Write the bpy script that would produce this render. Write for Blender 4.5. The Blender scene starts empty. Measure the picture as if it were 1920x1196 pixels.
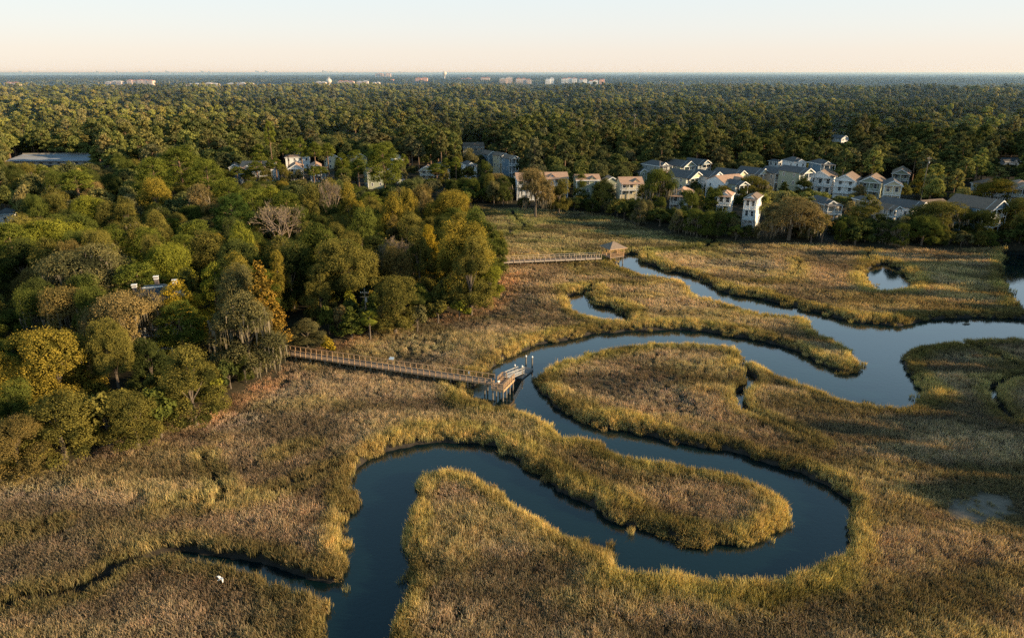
import bpy, math, random
import numpy as np
from mathutils import Vector, Matrix

random.seed(7)
RNG = np.random.default_rng(7)
scene = bpy.context.scene
COL = scene.collection
R = math.radians

# ------------------------------------------------------------------ camera
CAMH, F, PITCH = 52.0, 1280.0, R(19.85)
CP, SP = math.cos(PITCH), math.sin(PITCH)

def at(px, py, z=0.0):
    u = (px - 960) / F
    v = (598 - py) / F
    dy = CP + v * SP
    dz = -SP + v * CP
    t = (z - CAMH) / dz
    return (u * t, dy * t, z)

def proj(x, y, z):
    dz = z - CAMH
    dep = y * CP - dz * SP
    up = y * SP + dz * CP
    return 960 + F * x / dep, 598 - F * up / dep, dep

cam_data = bpy.data.cameras.new("camera")
cam = bpy.data.objects.new("camera", cam_data)
COL.objects.link(cam)
cam.location = (0, 0, CAMH)
cam.rotation_euler = (R(90) - PITCH, 0, 0)
cam_data.sensor_width = 36.0
cam_data.lens = 24.0
cam_data.clip_start = 0.5
cam_data.clip_end = 300000
scene.camera = cam

# ------------------------------------------------------------------ light
SUN_EL, SUN_AZ = R(14.5), R(-12)        # azimuth measured from +X towards +Y
world = bpy.data.worlds.new("World")
scene.world = world
world.use_nodes = True
nt = world.node_tree
bg = nt.nodes["Background"]
sky = nt.nodes.new("ShaderNodeTexSky")
sky.sky_type = 'NISHITA'
sky.sun_disc = False
sky.sun_elevation = SUN_EL
sky.sun_rotation = R(90) - SUN_AZ
sky.altitude = 0
sky.air_density = 1.0
sky.dust_density = 0.6
sky.ozone_density = 1.6
def _n(t, **k):
    n = nt.nodes.new(t)
    for a_, b_ in k.items(): setattr(n, a_, b_)
    return n
tcw = _n("ShaderNodeTexCoord"); sepw = _n("ShaderNodeSeparateXYZ"); nt.links.new(tcw.outputs["Generated"], sepw.inputs[0])
mrw = _n("ShaderNodeMath", operation='POWER'); mxw = _n("ShaderNodeMath", operation='MAXIMUM'); mxw.inputs[1].default_value = 0.0
nt.links.new(sepw.outputs["Z"], mxw.inputs[0]); nt.links.new(mxw.outputs[0], mrw.inputs[0]); mrw.inputs[1].default_value = 0.5
rampw = _n("ShaderNodeValToRGB"); nt.links.new(mrw.outputs[0], rampw.inputs[0])
stops = [(0, (.90, .77, .65)), (1.5, (.89, .80, .71)), (3.2, (.85, .84, .80)), (5.2, (.81, .86, .86)), (11, (.80, 1.0, 1.12)), (20, (.64, .94, 1.15)), (28, (.25, .45, .60)), (45, (.07, .16, .24)), (90, (.045, .12, .20))]
stops = [(d_, tuple(x_ / 1.25 for x_ in c_)) for d_, c_ in stops]
el = rampw.color_ramp.elements
while len(el) < len(stops): el.new(.5)
for k_, (d_, c_) in enumerate(stops):
    el[k_].position = math.sqrt(math.sin(R(d_))); el[k_].color = (*c_, 1)
sc_ = _n("ShaderNodeVectorMath", operation='SCALE'); sc_.inputs["Scale"].default_value = 1 / .15 * 1.25
nt.links.new(rampw.outputs[0], sc_.inputs[0])
s2_ = _n("ShaderNodeVectorMath", operation='SCALE'); s2_.inputs["Scale"].default_value = 3.0
nt.links.new(sky.outputs[0], s2_.inputs[0])
mixw = _n("ShaderNodeMix", data_type='RGBA'); mixw.inputs[0].default_value = .95
nt.links.new(s2_.outputs[0], mixw.inputs[6]); nt.links.new(sc_.outputs[0], mixw.inputs[7])
nt.links.new(mixw.outputs[2], bg.inputs[0])
bg.inputs[1].default_value = 0.15
sd = bpy.data.lights.new("sun", 'SUN')
sd.energy = 8.5
sd.angle = R(0.6)
sd.color = (1.0, 0.73, 0.42)
sun = bpy.data.objects.new("sun", sd)
COL.objects.link(sun)
sdir = Vector((math.cos(SUN_EL) * math.cos(SUN_AZ), math.cos(SUN_EL) * math.sin(SUN_AZ), math.sin(SUN_EL)))
sun.rotation_euler = sdir.to_track_quat('Z', 'Y').to_euler()
sun.location = (200, 0, 100)

scene.view_settings.view_transform = 'Standard'
scene.view_settings.look = 'None'
scene.view_settings.exposure = 0
scene.cycles.max_bounces = 6
scene.cycles.transparent_max_bounces = 6
scene.cycles.volume_bounces = 0
scene.cycles.use_denoising = False

# ------------------------------------------------------------------ noise
_T = RNG.random((256, 256))
def vnoise(x, y, s, off=0):
    x = np.asarray(x, float) / s + off * 17.31 + 1000.5
    y = np.asarray(y, float) / s + off * 9.77 + 1000.5
    xi = np.floor(x).astype(int); yi = np.floor(y).astype(int)
    fx = x - xi; fy = y - yi
    fx = fx * fx * (3 - 2 * fx); fy = fy * fy * (3 - 2 * fy)
    a = _T[xi & 255, yi & 255]; b = _T[(xi + 1) & 255, yi & 255]
    c = _T[xi & 255, (yi + 1) & 255]; d = _T[(xi + 1) & 255, (yi + 1) & 255]
    return (a * (1 - fx) + b * fx) * (1 - fy) + (c * (1 - fx) + d * fx) * fy
def fbm(x, y, s, off=0, o=3):
    t = 0; a = 1; n = 0
    for i in range(o):
        t = t + a * vnoise(x, y, s / 2 ** i, off + i * 3); n += a; a *= .5
    return t / n
def smooth(e0, e1, x):
    t = np.clip((x - e0) / (e1 - e0), 0, 1)
    return t * t * (3 - 2 * t)
def mixc(a, b, t):
    a = np.asarray(a, float); b = np.asarray(b, float)
    t = np.asarray(t)[..., None]
    return a * (1 - t) + b * t

# ------------------------------------------------------------------ object helpers
def tag(o, label=None, cat=None, group=None, kind=None):
    if label: o["label"] = label
    if cat: o["category"] = cat
    if group: o["group"] = group
    if kind: o["kind"] = kind
    return o
def empty(name, loc, rz=0, label=None, cat=None, group=None):
    o = bpy.data.objects.new(name, None)
    o.empty_display_size = 0.5
    COL.objects.link(o)
    o.location = loc
    o.rotation_euler = (0, 0, rz)
    return tag(o, label, cat, group)
def link(name, me, parent=None, loc=None, rz=0):
    o = bpy.data.objects.new(name, me)
    COL.objects.link(o)
    if parent: o.parent = parent
    if loc: o.location = loc
    if rz: o.rotation_euler = (0, 0, rz)
    return o

class MB:
    def __init__(s): s.v = []; s.f = []; s.m = []
    def poly(s, pts, m=0):
        n = len(s.v); s.v += [tuple(p) for p in pts]
        s.f.append(tuple(range(n, n + len(pts)))); s.m.append(m)
    def hexa(s, p, m=0):
        n = len(s.v); s.v += [tuple(q) for q in p]
        for f in ((0, 3, 2, 1), (4, 5, 6, 7), (0, 1, 5, 4), (1, 2, 6, 5), (2, 3, 7, 6), (3, 0, 4, 7)):
            s.f.append(tuple(n + i for i in f)); s.m.append(m)
    def box(s, x0, x1, y0, y1, z0, z1, m=0):
        s.hexa([(x0, y0, z0), (x1, y0, z0), (x1, y1, z0), (x0, y1, z0),
                (x0, y0, z1), (x1, y0, z1), (x1, y1, z1), (x0, y1, z1)], m)
    def bar(s, a, b, w, h=None, m=0, up=(0, 0, 1)):
        h = h or w
        a = Vector(a); b = Vector(b); d = (b - a).normalized()
        u = Vector(up)
        if abs(d.dot(u)) > .98: u = Vector((1, 0, 0))
        s1 = d.cross(u).normalized() * w / 2; u1 = s1.cross(d).normalized() * h / 2
        s.hexa([a - s1 - u1, a + s1 - u1, a + s1 + u1, a - s1 + u1, b - s1 - u1, b + s1 - u1, b + s1 + u1, b - s1 + u1], m)
    def tube(s, pts, rad, n=6, m=0, cap=True):
        base = len(s.v)
        for i, p in enumerate(pts):
            p = Vector(p)
            d = (Vector(pts[min(i + 1, len(pts) - 1)]) - Vector(pts[max(i - 1, 0)])).normalized()
            u = Vector((1, 0, 0)) if abs(d.x) < .8 else Vector((0, 1, 0))
            a = d.cross(u).normalized(); b = d.cross(a)
            for k in range(n):
                t = 2 * math.pi * k / n
                s.v.append(tuple(p + (a * math.cos(t) + b * math.sin(t)) * rad[i]))
        for i in range(len(pts) - 1):
            for k in range(n):
                s.f.append((base + i * n + k, base + i * n + (k + 1) % n, base + (i + 1) * n + (k + 1) % n, base + (i + 1) * n + k)); s.m.append(m)
        if cap:
            s.f.append(tuple(base + (len(pts) - 1) * n + k for k in range(n))); s.m.append(m)
            s.f.append(tuple(base + n - 1 - k for k in range(n))); s.m.append(m)
    def lathe(s, prof, c=(0, 0, 0), n=16, m=0):
        base = len(s.v)
        for r, z in prof:
            for k in range(n):
                t = 2 * math.pi * k / n
                s.v.append((c[0] + r * math.cos(t), c[1] + r * math.sin(t), c[2] + z))
        for i in range(len(prof) - 1):
            for k in range(n):
                s.f.append((base + i * n + k, base + i * n + (k + 1) % n, base + (i + 1) * n + (k + 1) % n, base + (i + 1) * n + k)); s.m.append(m)
    def mesh(s, name, mats):
        me = bpy.data.meshes.new(name)
        me.from_pydata(s.v, [], s.f)
        for mt in (mats if isinstance(mats, (list, tuple)) else [mats]): me.materials.append(mt)
        if max(s.m or [0]): me.polygons.foreach_set("material_index", s.m)
        me.update()
        return me
    def build(s, name, mats, parent=None, loc=None, rz=0):
        return link(name, s.mesh(name, mats), parent, loc, rz)

def quadmesh(name, V, mat, tone=None, nper=4, tris=False):
    """V: (n,nper,3) -> mesh of separate n-gons"""
    n = V.shape[0]
    me = bpy.data.meshes.new(name)
    me.vertices.add(n * nper); me.vertices.foreach_set("co", V.reshape(-1).astype(np.float32))
    me.loops.add(n * nper); me.loops.foreach_set("vertex_index", np.arange(n * nper, dtype=np.int32))
    me.polygons.add(n); me.polygons.foreach_set("loop_start", np.arange(0, n * nper, nper, dtype=np.int32))
    me.update(calc_edges=True)
    if tone is not None:
        a = me.attributes.new("tone", 'FLOAT', 'POINT')
        t = np.asarray(tone, float)
        if t.ndim == 1: t = np.repeat(t[:, None], nper, 1)
        a.data.foreach_set("value", t.reshape(-1).astype(np.float32))
    me.materials.append(mat)
    return me

# ------------------------------------------------------------------ materials
def newmat(name):
    m = bpy.data.materials.new(name); m.use_nodes = True
    nt = m.node_tree
    for n in list(nt.nodes):
        if n.type != 'OUTPUT_MATERIAL': nt.nodes.remove(n)
    return m, nt, nt.nodes["Material Output"]
def N(nt, t, **k):
    n = nt.nodes.new(t)
    for a, b in k.items(): setattr(n, a, b)
    return n
def simple(name, col, rough=.7, nscale=None, namt=.25, bump=0, stripes=None, spec=.3, metal=0):
    m, nt, out = newmat(name)
    p = N(nt, "ShaderNodeBsdfPrincipled")
    p.inputs["Roughness"].default_value = rough
    p.inputs["Specular IOR Level"].default_value = spec
    p.inputs["Metallic"].default_value = metal
    p.inputs["Base Color"].default_value = (*col, 1)
    nt.links.new(p.outputs[0], out.inputs[0])
    src = None
    tc = N(nt, "ShaderNodeTexCoord")
    if nscale:
        no = N(nt, "ShaderNodeTexNoise"); no.inputs["Scale"].default_value = nscale; no.inputs["Detail"].default_value = 5
        nt.links.new(tc.outputs["Object"], no.inputs["Vector"])
        mr = N(nt, "ShaderNodeMapRange"); mr.inputs["To Min"].default_value = 1 - namt * 1.6; mr.inputs["To Max"].default_value = 1 + namt * 1.6
        nt.links.new(no.outputs["Fac"], mr.inputs["Value"]); src = mr.outputs[0]
    if stripes:
        w = N(nt, "ShaderNodeTexWave"); w.wave_type = 'BANDS'; w.bands_direction = stripes[0]; w.wave_profile = 'SAW'
        w.inputs["Scale"].default_value = stripes[1]; w.inputs["Distortion"].default_value = 0
        nt.links.new(tc.outputs["Object"], w.inputs["Vector"])
        m2 = N(nt, "ShaderNodeMapRange"); m2.inputs["To Min"].default_value = 1 - stripes[2]; m2.inputs["To Max"].default_value = 1
        nt.links.new(w.outputs["Fac"], m2.inputs["Value"])
        if src:
            mm = N(nt, "ShaderNodeMath", operation='MULTIPLY'); nt.links.new(src, mm.inputs[0]); nt.links.new(m2.outputs[0], mm.inputs[1]); src = mm.outputs[0]
        else: src = m2.outputs[0]
    if src:
        vm = N(nt, "ShaderNodeVectorMath", operation='SCALE'); vm.inputs[0].default_value = col
        nt.links.new(src, vm.inputs["Scale"]); nt.links.new(vm.outputs[0], p.inputs["Base Color"])
    return m

def leafmat(name, source, trans=.3, base=(1, 1, 1), hue=0.0):
    """source 'OBJ' = object colour, 'INST' = instancer attribute tint"""
    m, nt, out = newmat(name)
    a = N(nt, "ShaderNodeAttribute", attribute_name="tone")
    if source == 'OBJ':
        c = N(nt, "ShaderNodeObjectInfo"); csock = c.outputs["Color"]
    else:
        c = N(nt, "ShaderNodeAttribute", attribute_name="tint", attribute_type='INSTANCER'); csock = c.outputs["Color"]
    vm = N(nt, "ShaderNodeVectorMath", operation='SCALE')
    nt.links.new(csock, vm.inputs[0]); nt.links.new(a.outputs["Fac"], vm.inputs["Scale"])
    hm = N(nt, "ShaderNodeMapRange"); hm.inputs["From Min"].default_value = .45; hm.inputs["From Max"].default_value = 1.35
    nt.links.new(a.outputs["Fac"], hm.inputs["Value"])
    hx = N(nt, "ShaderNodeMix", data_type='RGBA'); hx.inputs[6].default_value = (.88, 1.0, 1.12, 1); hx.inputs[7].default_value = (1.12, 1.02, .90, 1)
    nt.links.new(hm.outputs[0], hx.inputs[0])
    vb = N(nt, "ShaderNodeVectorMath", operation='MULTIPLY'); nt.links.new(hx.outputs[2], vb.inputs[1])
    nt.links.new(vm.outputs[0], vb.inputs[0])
    d = N(nt, "ShaderNodeBsdfDiffuse"); t = N(nt, "ShaderNodeBsdfTranslucent"); mx = N(nt, "ShaderNodeMixShader")
    mx.inputs[0].default_value = trans
    vt = N(nt, "ShaderNodeVectorMath", operation='MULTIPLY'); vt.inputs[1].default_value = (1.15, 1.1, .6)
    nt.links.new(vb.outputs[0], vt.inputs[0])
    nt.links.new(vb.outputs[0], d.inputs[0]); nt.links.new(vt.outputs[0], t.inputs[0])
    nt.links.new(d.outputs[0], mx.inputs[1]); nt.links.new(t.outputs[0], mx.inputs[2])
    nt.links.new(mx.outputs[0], out.inputs[0])
    return m

M = {}
M['leaf'] = leafmat("leaves", 'OBJ', .18)
M['leaf_inst'] = leafmat("leaves_far", 'INST', .22)
M['grass'] = leafmat("marsh_blades", 'INST', .35)
M['moss'] = simple("spanish_moss", (.17, .145, .10), .95, 1.5, .3)
M['bark'] = simple("bark", (.13, .105, .08), .9, 2.0, .35)
M['bark_pine'] = simple("pine_bark", (.20, .13, .085), .9, 2.0, .35)
M['twig'] = simple("bare_twigs", (.23, .18, .14), .9, 1.0, .3)
M['wood'] = simple("weathered_wood", (.38, .26, .16), .8, 3.0, .3)
M['deck'] = simple("deck_boards", (.40, .30, .22), .8, 2.0, .25, stripes=('X', 1.1, .45))
M['rail'] = simple("new_rail_wood", (.48, .31, .17), .7, 3.0, .25)
M['pile'] = simple("piling_wood", (.22, .19, .15), .85, 3.0, .35)
M['alu'] = simple("aluminium", (.58, .57, .55), .4, 4, .08, metal=.3)
M['float'] = simple("dock_float", (.25, .26, .27), .7, 3, .2)
M['capw'] = simple("white_cap", (.82, .82, .80), .5, 4, .05)
M['trim'] = simple("white_trim", (.80, .80, .78), .6, 2, .05)
M['pane'] = simple("window_glass", (.05, .065, .08), .12, 1, .2, spec=.8)
M['white'] = simple("white_siding", (.87, .88, .88), .7, .6, .08, stripes=('Z', 1.3, .15))
M['cream'] = simple("cream_siding", (.66, .58, .40), .7, .6, .08, stripes=('Z', 1.3, .15))
M['sage'] = simple("sage_siding", (.33, .36, .27), .7, .6, .08, stripes=('Z', 1.3, .15))
M['blue'] = simple("blue_siding", (.16, .24, .31), .7, .6, .08, stripes=('Z', 1.3, .15))
M['taupe'] = simple("taupe_siding", (.40, .36, .30), .7, .6, .08, stripes=('Z', 1.3, .15))
M['grey'] = simple("grey_siding", (.36, .39, .39), .7, .6, .08, stripes=('Z', 1.3, .15))
M['rgrey'] = simple("grey_shingles", (.15, .145, .145), .85, 1.2, .25, stripes=('Z', 2.2, .2))
M['rbrown'] = simple("brown_shingles", (.26, .19, .145), .85, 1.2, .25, stripes=('Z', 2.2, .2))
M['rtan'] = simple("tan_shingles", (.54, .35, .245), .85, 1.2, .25, stripes=('Z', 2.2, .2))
M['rblue'] = simple("slate_blue_roof", (.05, .07, .09), .5, 1.2, .25)
M['rwood'] = simple("wood_shingles", (.34, .26, .20), .85, 1.5, .3, stripes=('Z', 2.2, .25))
M['brick'] = simple("chimney_brick", (.16, .13, .12), .85, 3, .3)
M['rust'] = simple("red_awning", (.30, .06, .04), .6, 3, .1)
M['concrete'] = simple("concrete", (.42, .42, .40), .8, .3, .12)
M['condo'] = simple("condo_stucco", (.62, .50, .42), .8, .05, .1)
M['condo2'] = simple("condo_stucco_pink", (.72, .42, .30), .8, .05, .1)
M['tower'] = simple("tower_paint", (.72, .66, .58), .5, .1, .08)
M['ship'] = simple("ship_hull", (.30, .34, .38), .7, .02, .1)
M['feather'] = simple("white_feathers", (.85, .84, .80), .7, 20, .05)
M['beak'] = simple("yellow_beak", (.6, .35, .05), .5)
M['skin'] = simple("skin", (.45, .27, .19), .6, 12, .08)
M['shirt'] = simple("white_shirt", (.75, .74, .72), .8, 12, .06)
M['trouser'] = simple("dark_trousers", (.03, .035, .05), .8, 12, .1)
M['hair'] = simple("brown_hair", (.05, .03, .02), .7, 12, .1)
M['metalpole'] = simple("grey_metal", (.45, .45, .45), .5, 2, .1)

# ------------------------------------------------------------------ creek shapes (photo outline -> ground)
OUT = [(597,1400),(597,1196),(601,1165),(612,1135),(600,1108),(625,1096),(641,1068),(637,1020),(645,985),(655,950),(662,918),(655,897),(668,880),(690,862),
(715,848),(740,838),(770,831),(810,828),(860,828),(900,833),(935,842),(965,858),(985,872),(1012,890),(1040,910),(1075,935),(1110,950),(1140,968),(1180,985),
(1240,1000),(1290,1012),(1340,1020),(1385,1018),(1425,1008),(1455,990),(1468,968),(1472,948),(1462,928),(1438,905),(1400,888),(1350,874),(1300,866),(1240,858),(1190,848),
(1150,832),(1120,815),(1090,811),(1060,808),(1030,790),(990,768),(960,756),(935,752),(905,744),(880,738),(893,712),(915,700),(922,689),(935,678),(955,667),(985,655),(1020,645),(1060,637),(1110,628),
(1160,623),(1220,620),(1290,620),(1340,626),(1400,635),(1450,645),(1500,662),(1540,680),(1575,696),(1600,700),(1612,690),(1605,665),(1590,645),(1565,632),
(1537,620),(1528,605),(1515,592),(1480,585),(1420,578),(1370,565),(1322,553),(1305,545),(1298,530),(1270,518),(1240,514),(1210,509),(1185,500),(1160,492),(1160,484),(1172,479),(1190,478),
(1196,491),(1240,506),(1290,518),(1320,533),(1345,545),(1380,555),(1420,560),(1460,570),(1520,584),(1580,600),(1640,608),(1690,610),(1740,602),(1800,597),(1860,597),(1920,598),(2100,604),
(2100,626),(1920,628),(1870,628),(1810,631),(1775,637),(1748,640),(1722,641),(1703,655),(1692,678),(1708,700),(1726,720),(1736,738),(1722,750),(1690,756),(1650,750),(1600,745),(1560,735),(1530,722),
(1490,707),(1450,690),(1425,679),(1402,673),(1388,677),(1391,665),(1388,652),(1375,645),(1330,640),(1260,636),(1190,640),(1130,650),(1070,665),(1030,678),(1012,695),(1005,712),(1020,740),
(1050,765),(1090,785),(1140,800),(1200,815),(1260,828),(1320,838),(1380,848),(1430,862),(1470,875),(1510,890),(1550,910),(1580,930),(1600,950),(1605,968),(1601,990),(1590,1015),(1570,1038),(1540,1055),
(1500,1068),(1450,1078),(1400,1082),(1340,1080),(1280,1075),(1220,1065),(1168,1058),(1152,1040),(1140,1017),(1100,1008),(1060,990),(1020,965),(985,945),(950,920),(910,896),(880,881),(850,875),
(820,878),(795,890),(780,915),(771,955),(765,990),(772,1020),(770,1060),(775,1085),(757,1118),(738,1150),(725,1196),(700,1400)]
PONDS = [
 [(1622,510),(1645,497),(1672,496),(1712,524),(1698,537),(1650,539),(1632,526)],
 [(1182,597),(1130,592),(1088,581),(1062,559),(1072,551),(1106,547),(1108,553),(1100,559),(1116,570),(1150,577)],
 [(1880,474),(1925,470),(2050,474),(2050,578),(1925,572),(1905,562),(1888,532),(1876,512)],
]
MUD = [[(1772,938),(1830,926),(1892,930),(1905,960),(1855,982),(1795,974)]]
# channels: (pixel points, half width m at start, half width at end, depth)
CH = [
 ([(618,1104),(575,1098),(530,1078),(480,1062),(430,1053),(380,1044),(330,1036),(285,1044),(240,1058),(205,1078),(170,1100),(110,1118),(40,1128),(-20,1145),(-120,1150)],1.7,.7,1.0),
 ([(640,880),(615,885),(560,910),(500,932),(455,941),(420,925),(395,890),(380,860)],.55,.4,.7),
 ([(455,941),(400,950),(350,948),(290,965)],.55,.3,.6),
 ([(1660,505),(1640,495),(1625,480),(1640,470)],.9,.5,.9),
 ([(1112,546),(1108,536),(1150,531),(1200,537),(1255,527)],.7,.35,.7),
 ([(1390,690),(1410,706),(1408,722),(1391,732),(1387,752),(1398,772)],1.0,.9,.95),
 ([(1398,772),(1440,790),(1490,812),(1540,835)],.45,.3,.6),
 ([(1175,478),(1230,473),(1290,468),(1330,460),(1335,448),(1290,437),(1240,428)],1.2,1.1,1.0),
 ([(1490,490),(1497,503),(1484,522),(1440,531),(1400,530)],.7,.4,.7),
 ([(1775,638),(1830,653),(1885,678),(1930,694),(2000,700)],.8,.5,.9),
 ([(1930,702),(1885,716),(1862,730),(1866,752),(1890,785)],.7,1.0,.95),
 ([(962,398),(968,412),(985,427),(960,438),(925,446)],1.2,.7,.9),
 ([(845,712),(850,728),(868,738),(890,742)],.8,.8,.95),
 ([(-30,1012),(0,1010),(60,1000),(110,985)],.7,.3,.7),
 ([(520,860),(545,845),(585,838)],.3,.2,.5),
 ([(1125,492),(1085,495),(1075,503),(1095,516)],.8,.4,.7),
]
# wooded ground edge (pixels on the ground line)
FE = [(-400,985),(-120,930),(0,903),(60,890),(130,862),(200,828),(290,797),(400,752),(480,710),(530,683),(600,646),(680,628),(750,604),(830,585),(900,568),(925,545),(940,515),(945,490),(940,462)]
BACK = [(-9,214),(-18,226),(-26,240),(-34,262),(-30,286)]
FE2 = [(862,386),(900,387),(950,390),(1050,394),(1130,402),(1200,425),(1290,444),(1400,453),(1500,458),(1600,464),(1700,469),(1800,468),(1950,464)]

def catmull(P, k=4):
    P = np.array(P, float); out = []
    n = len(P)
    for i in range(n):
        p0, p1, p2, p3 = P[i - 1], P[i], P[(i + 1) % n], P[(i + 2) % n]
        for j in range(k):
            t = j / k
            out.append(.5 * ((2 * p1) + (-p0 + p2) * t + (2 * p0 - 5 * p1 + 4 * p2 - p3) * t * t + (-p0 + 3 * p1 - 3 * p2 + p3) * t ** 3))
    return np.array(out)
def outline_world(P, ztop=1.05, zlow=-.6):
    Q = catmull(P, 3)
    A = 0.5 * np.sum(Q[:, 0] * np.roll(Q[:, 1], -1) - np.roll(Q[:, 0], -1) * Q[:, 1])
    T = np.roll(Q, -1, 0) - np.roll(Q, 1, 0)
    nrm = np.stack([T[:, 1], -T[:, 0]], 1)
    if A < 0: nrm = -nrm            # outward normal (pixel y points down)
    nrm /= np.linalg.norm(nrm, axis=1)[:, None] + 1e-9
    w = smooth(-.25, .7, nrm[:, 1])  # 1 = land lies nearer than the water
    res = []
    for (px, py), k in zip(Q, w):
        z = zlow + (ztop - zlow) * k
        x, y, _ = at(px, py, z)
        res.append((x, y))
    return np.array(res)
WATER = [outline_world(OUT)] + [outline_world(p) for p in PONDS]
MUDP = [np.array([at(*p)[:2] for p in m]) for m in MUD]
CHW = []
for pts, w0, w1, dp in CH:
    W = np.array([at(p[0], p[1], -.1)[:2] for p in pts])
    seg = []
    for i in range(len(W) - 1):
        p0 = W[max(i - 1, 0)]; p1 = W[i]; p2 = W[i + 1]; p3 = W[min(i + 2, len(W) - 1)]
        for j in range(3):
            t = j / 3
            seg.append(.5 * ((2 * p1) + (-p0 + p2) * t + (2 * p0 - 5 * p1 + 4 * p2 - p3) * t * t + (-p0 + 3 * p1 - 3 * p2 + p3) * t ** 3))
    seg.append(W[-1])
    CHW.append((np.array(seg), w0, w1, dp))
FW = [at(*p, 1.0)[:2] for p in FE] + BACK + [at(*p, .5)[:2] for p in FE2]
FPOLY = np.array(FW + [(170, 200), (150, 172), (146, 156), (152, 150), (122, 112), (104, 60), (104, 20), (90000, 40), (90000, 90000), (-90000, 90000), (-90000, 60)], float)

def seg_dist(P, A, B, chunk=20000):
    """min distance, arg"""
    D = np.empty(len(P)); I = np.empty(len(P), int); TT = np.empty(len(P))
    d = B - A; L = np.sum(d * d, 1) + 1e-12
    for s in range(0, len(P), chunk):
        p = P[s:s + chunk, None, :]
        t = np.clip(np.sum((p - A) * d, 2) / L, 0, 1)
        q = A + t[..., None] * d - p
        dd = np.sum(q * q, 2)
        i = np.argmin(dd, 1); r = np.arange(len(i))
        D[s:s + chunk] = np.sqrt(dd[r, i]); I[s:s + chunk] = i; TT[s:s + chunk] = t[r, i]
    return D, I, TT
def inside(P, poly):
    c = np.zeros(len(P), bool); x, y = P[:, 0], P[:, 1]
    n = len(poly)
    for i in range(n):
        x0, y0 = poly[i]; x1, y1 = poly[(i + 1) % n]
        if y0 == y1: continue
        m = (y0 > y) != (y1 > y)
        c ^= m & (x < (x1 - x0) * (y - y0) / (y1 - y0) + x0)
    return c
def sdf(P, poly):
    D, _, _ = seg_dist(P, poly, np.roll(poly, -1, 0))
    return np.where(inside(P, poly), -D, D)
def water_sd(P):
    """negative in open water; positive distance on land; also ditch depth field"""
    near = (P[:, 1] < 320) & (np.abs(P[:, 0]) < 260)
    S = np.full(len(P), 500.0); Dt = np.full(len(P), 500.0); dep = np.zeros(len(P))
    Q = P[near]
    if len(Q) == 0: return S, Dt, dep
    s = np.full(len(Q), 500.0)
    s = sdf(Q, WATER[0]) - 1.3 * smooth(112, 175, Q[:, 1]) - .25
    for w in WATER[1:]: s = np.minimum(s, sdf(Q, w) - .3)
    s = s + (fbm(Q[:, 0], Q[:, 1], 2.6, 5, 4) - .5) * 2.4
    dt = np.full(len(Q), 500.0); dq = np.zeros(len(Q))
    for seg, w0, w1, dp in CHW:
        d, i, t = seg_dist(Q, seg[:-1], seg[1:])
        u = (i + t) / (len(seg) - 1)
        e = d - (w0 + (w1 - w0) * u)
        m = e < dt
        dt = np.where(m, e, dt); dq = np.where(m, dp, dq)
    dt = dt + (fbm(Q[:, 0], Q[:, 1], 1.6, 9, 2) - .5) * .7
    S[near] = s; Dt[near] = dt; dep[near] = dq
    return S, Dt, dep
def forest_sd(P):
    out = sdf(P, FPOLY)
    return out

def coast_y(x, y):
    # distance at which the land ends, by bearing
    b = np.arctan2(x, np.maximum(y, 1))
    return np.interp(b, [-.75, -.45, -.2, 0, .3, .7], [7600, 8800, 10000, 11500, 15500, 17000])

# ------------------------------------------------------------------ ground sheet
def axis(lo, hi, step, far):
    a = list(np.arange(lo, hi, step)); g = step
    x = hi
    while x < far: a.append(x); g *= 1.18; x += g
    a.append(far); g = step; x = lo - step; b = []
    while x > -far: b.append(x); g *= 1.18; x -= g
    return np.array(b[::-1] + a)
gx = axis(-112, 160, .8, 60000)
gy = np.concatenate([[-3000, -600, -100, 0, 20, 32], np.arange(40, 285, .8), 285 + np.cumsum(.8 * 1.16 ** np.arange(1, 62))])
gy = gy[gy < 90000]
XX, YY = np.meshgrid(gx, gy, indexing='xy')
P = np.stack([XX.ravel(), YY.ravel()], 1)
S, DT, DP = water_sd(P)
FS = forest_sd(P)
mud = np.full(len(P), 500.0)
nearm = (P[:, 1] < 200) & (np.abs(P[:, 0]) < 200)
for m in MUDP: mud[nearm] = np.minimum(mud[nearm], sdf(P[nearm], m))
Z = .12 * (fbm(P[:, 0], P[:, 1], 9, 1) - .5)
Z = Z + smooth(3, -5, FS) * (1.1 + .8 * (fbm(P[:, 0], P[:, 1], 60, 3) - .4))
bank = smooth(-1.1, .5, S)
Z = Z * bank + (-1.5) * (1 - bank)
dtk = smooth(-.7, .9, DT)
Z = np.where(S > -1, Z * dtk + (-DP * 1.05) * (1 - dtk), Z)
cy = coast_y(P[:, 0], P[:, 1])
Z = np.where(P[:, 1] > cy, -6.0, Z)
far = (P[:, 1] > 2050) & (P[:, 1] < 2750)
Z = np.where(far, np.minimum(Z, .4), Z)

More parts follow.
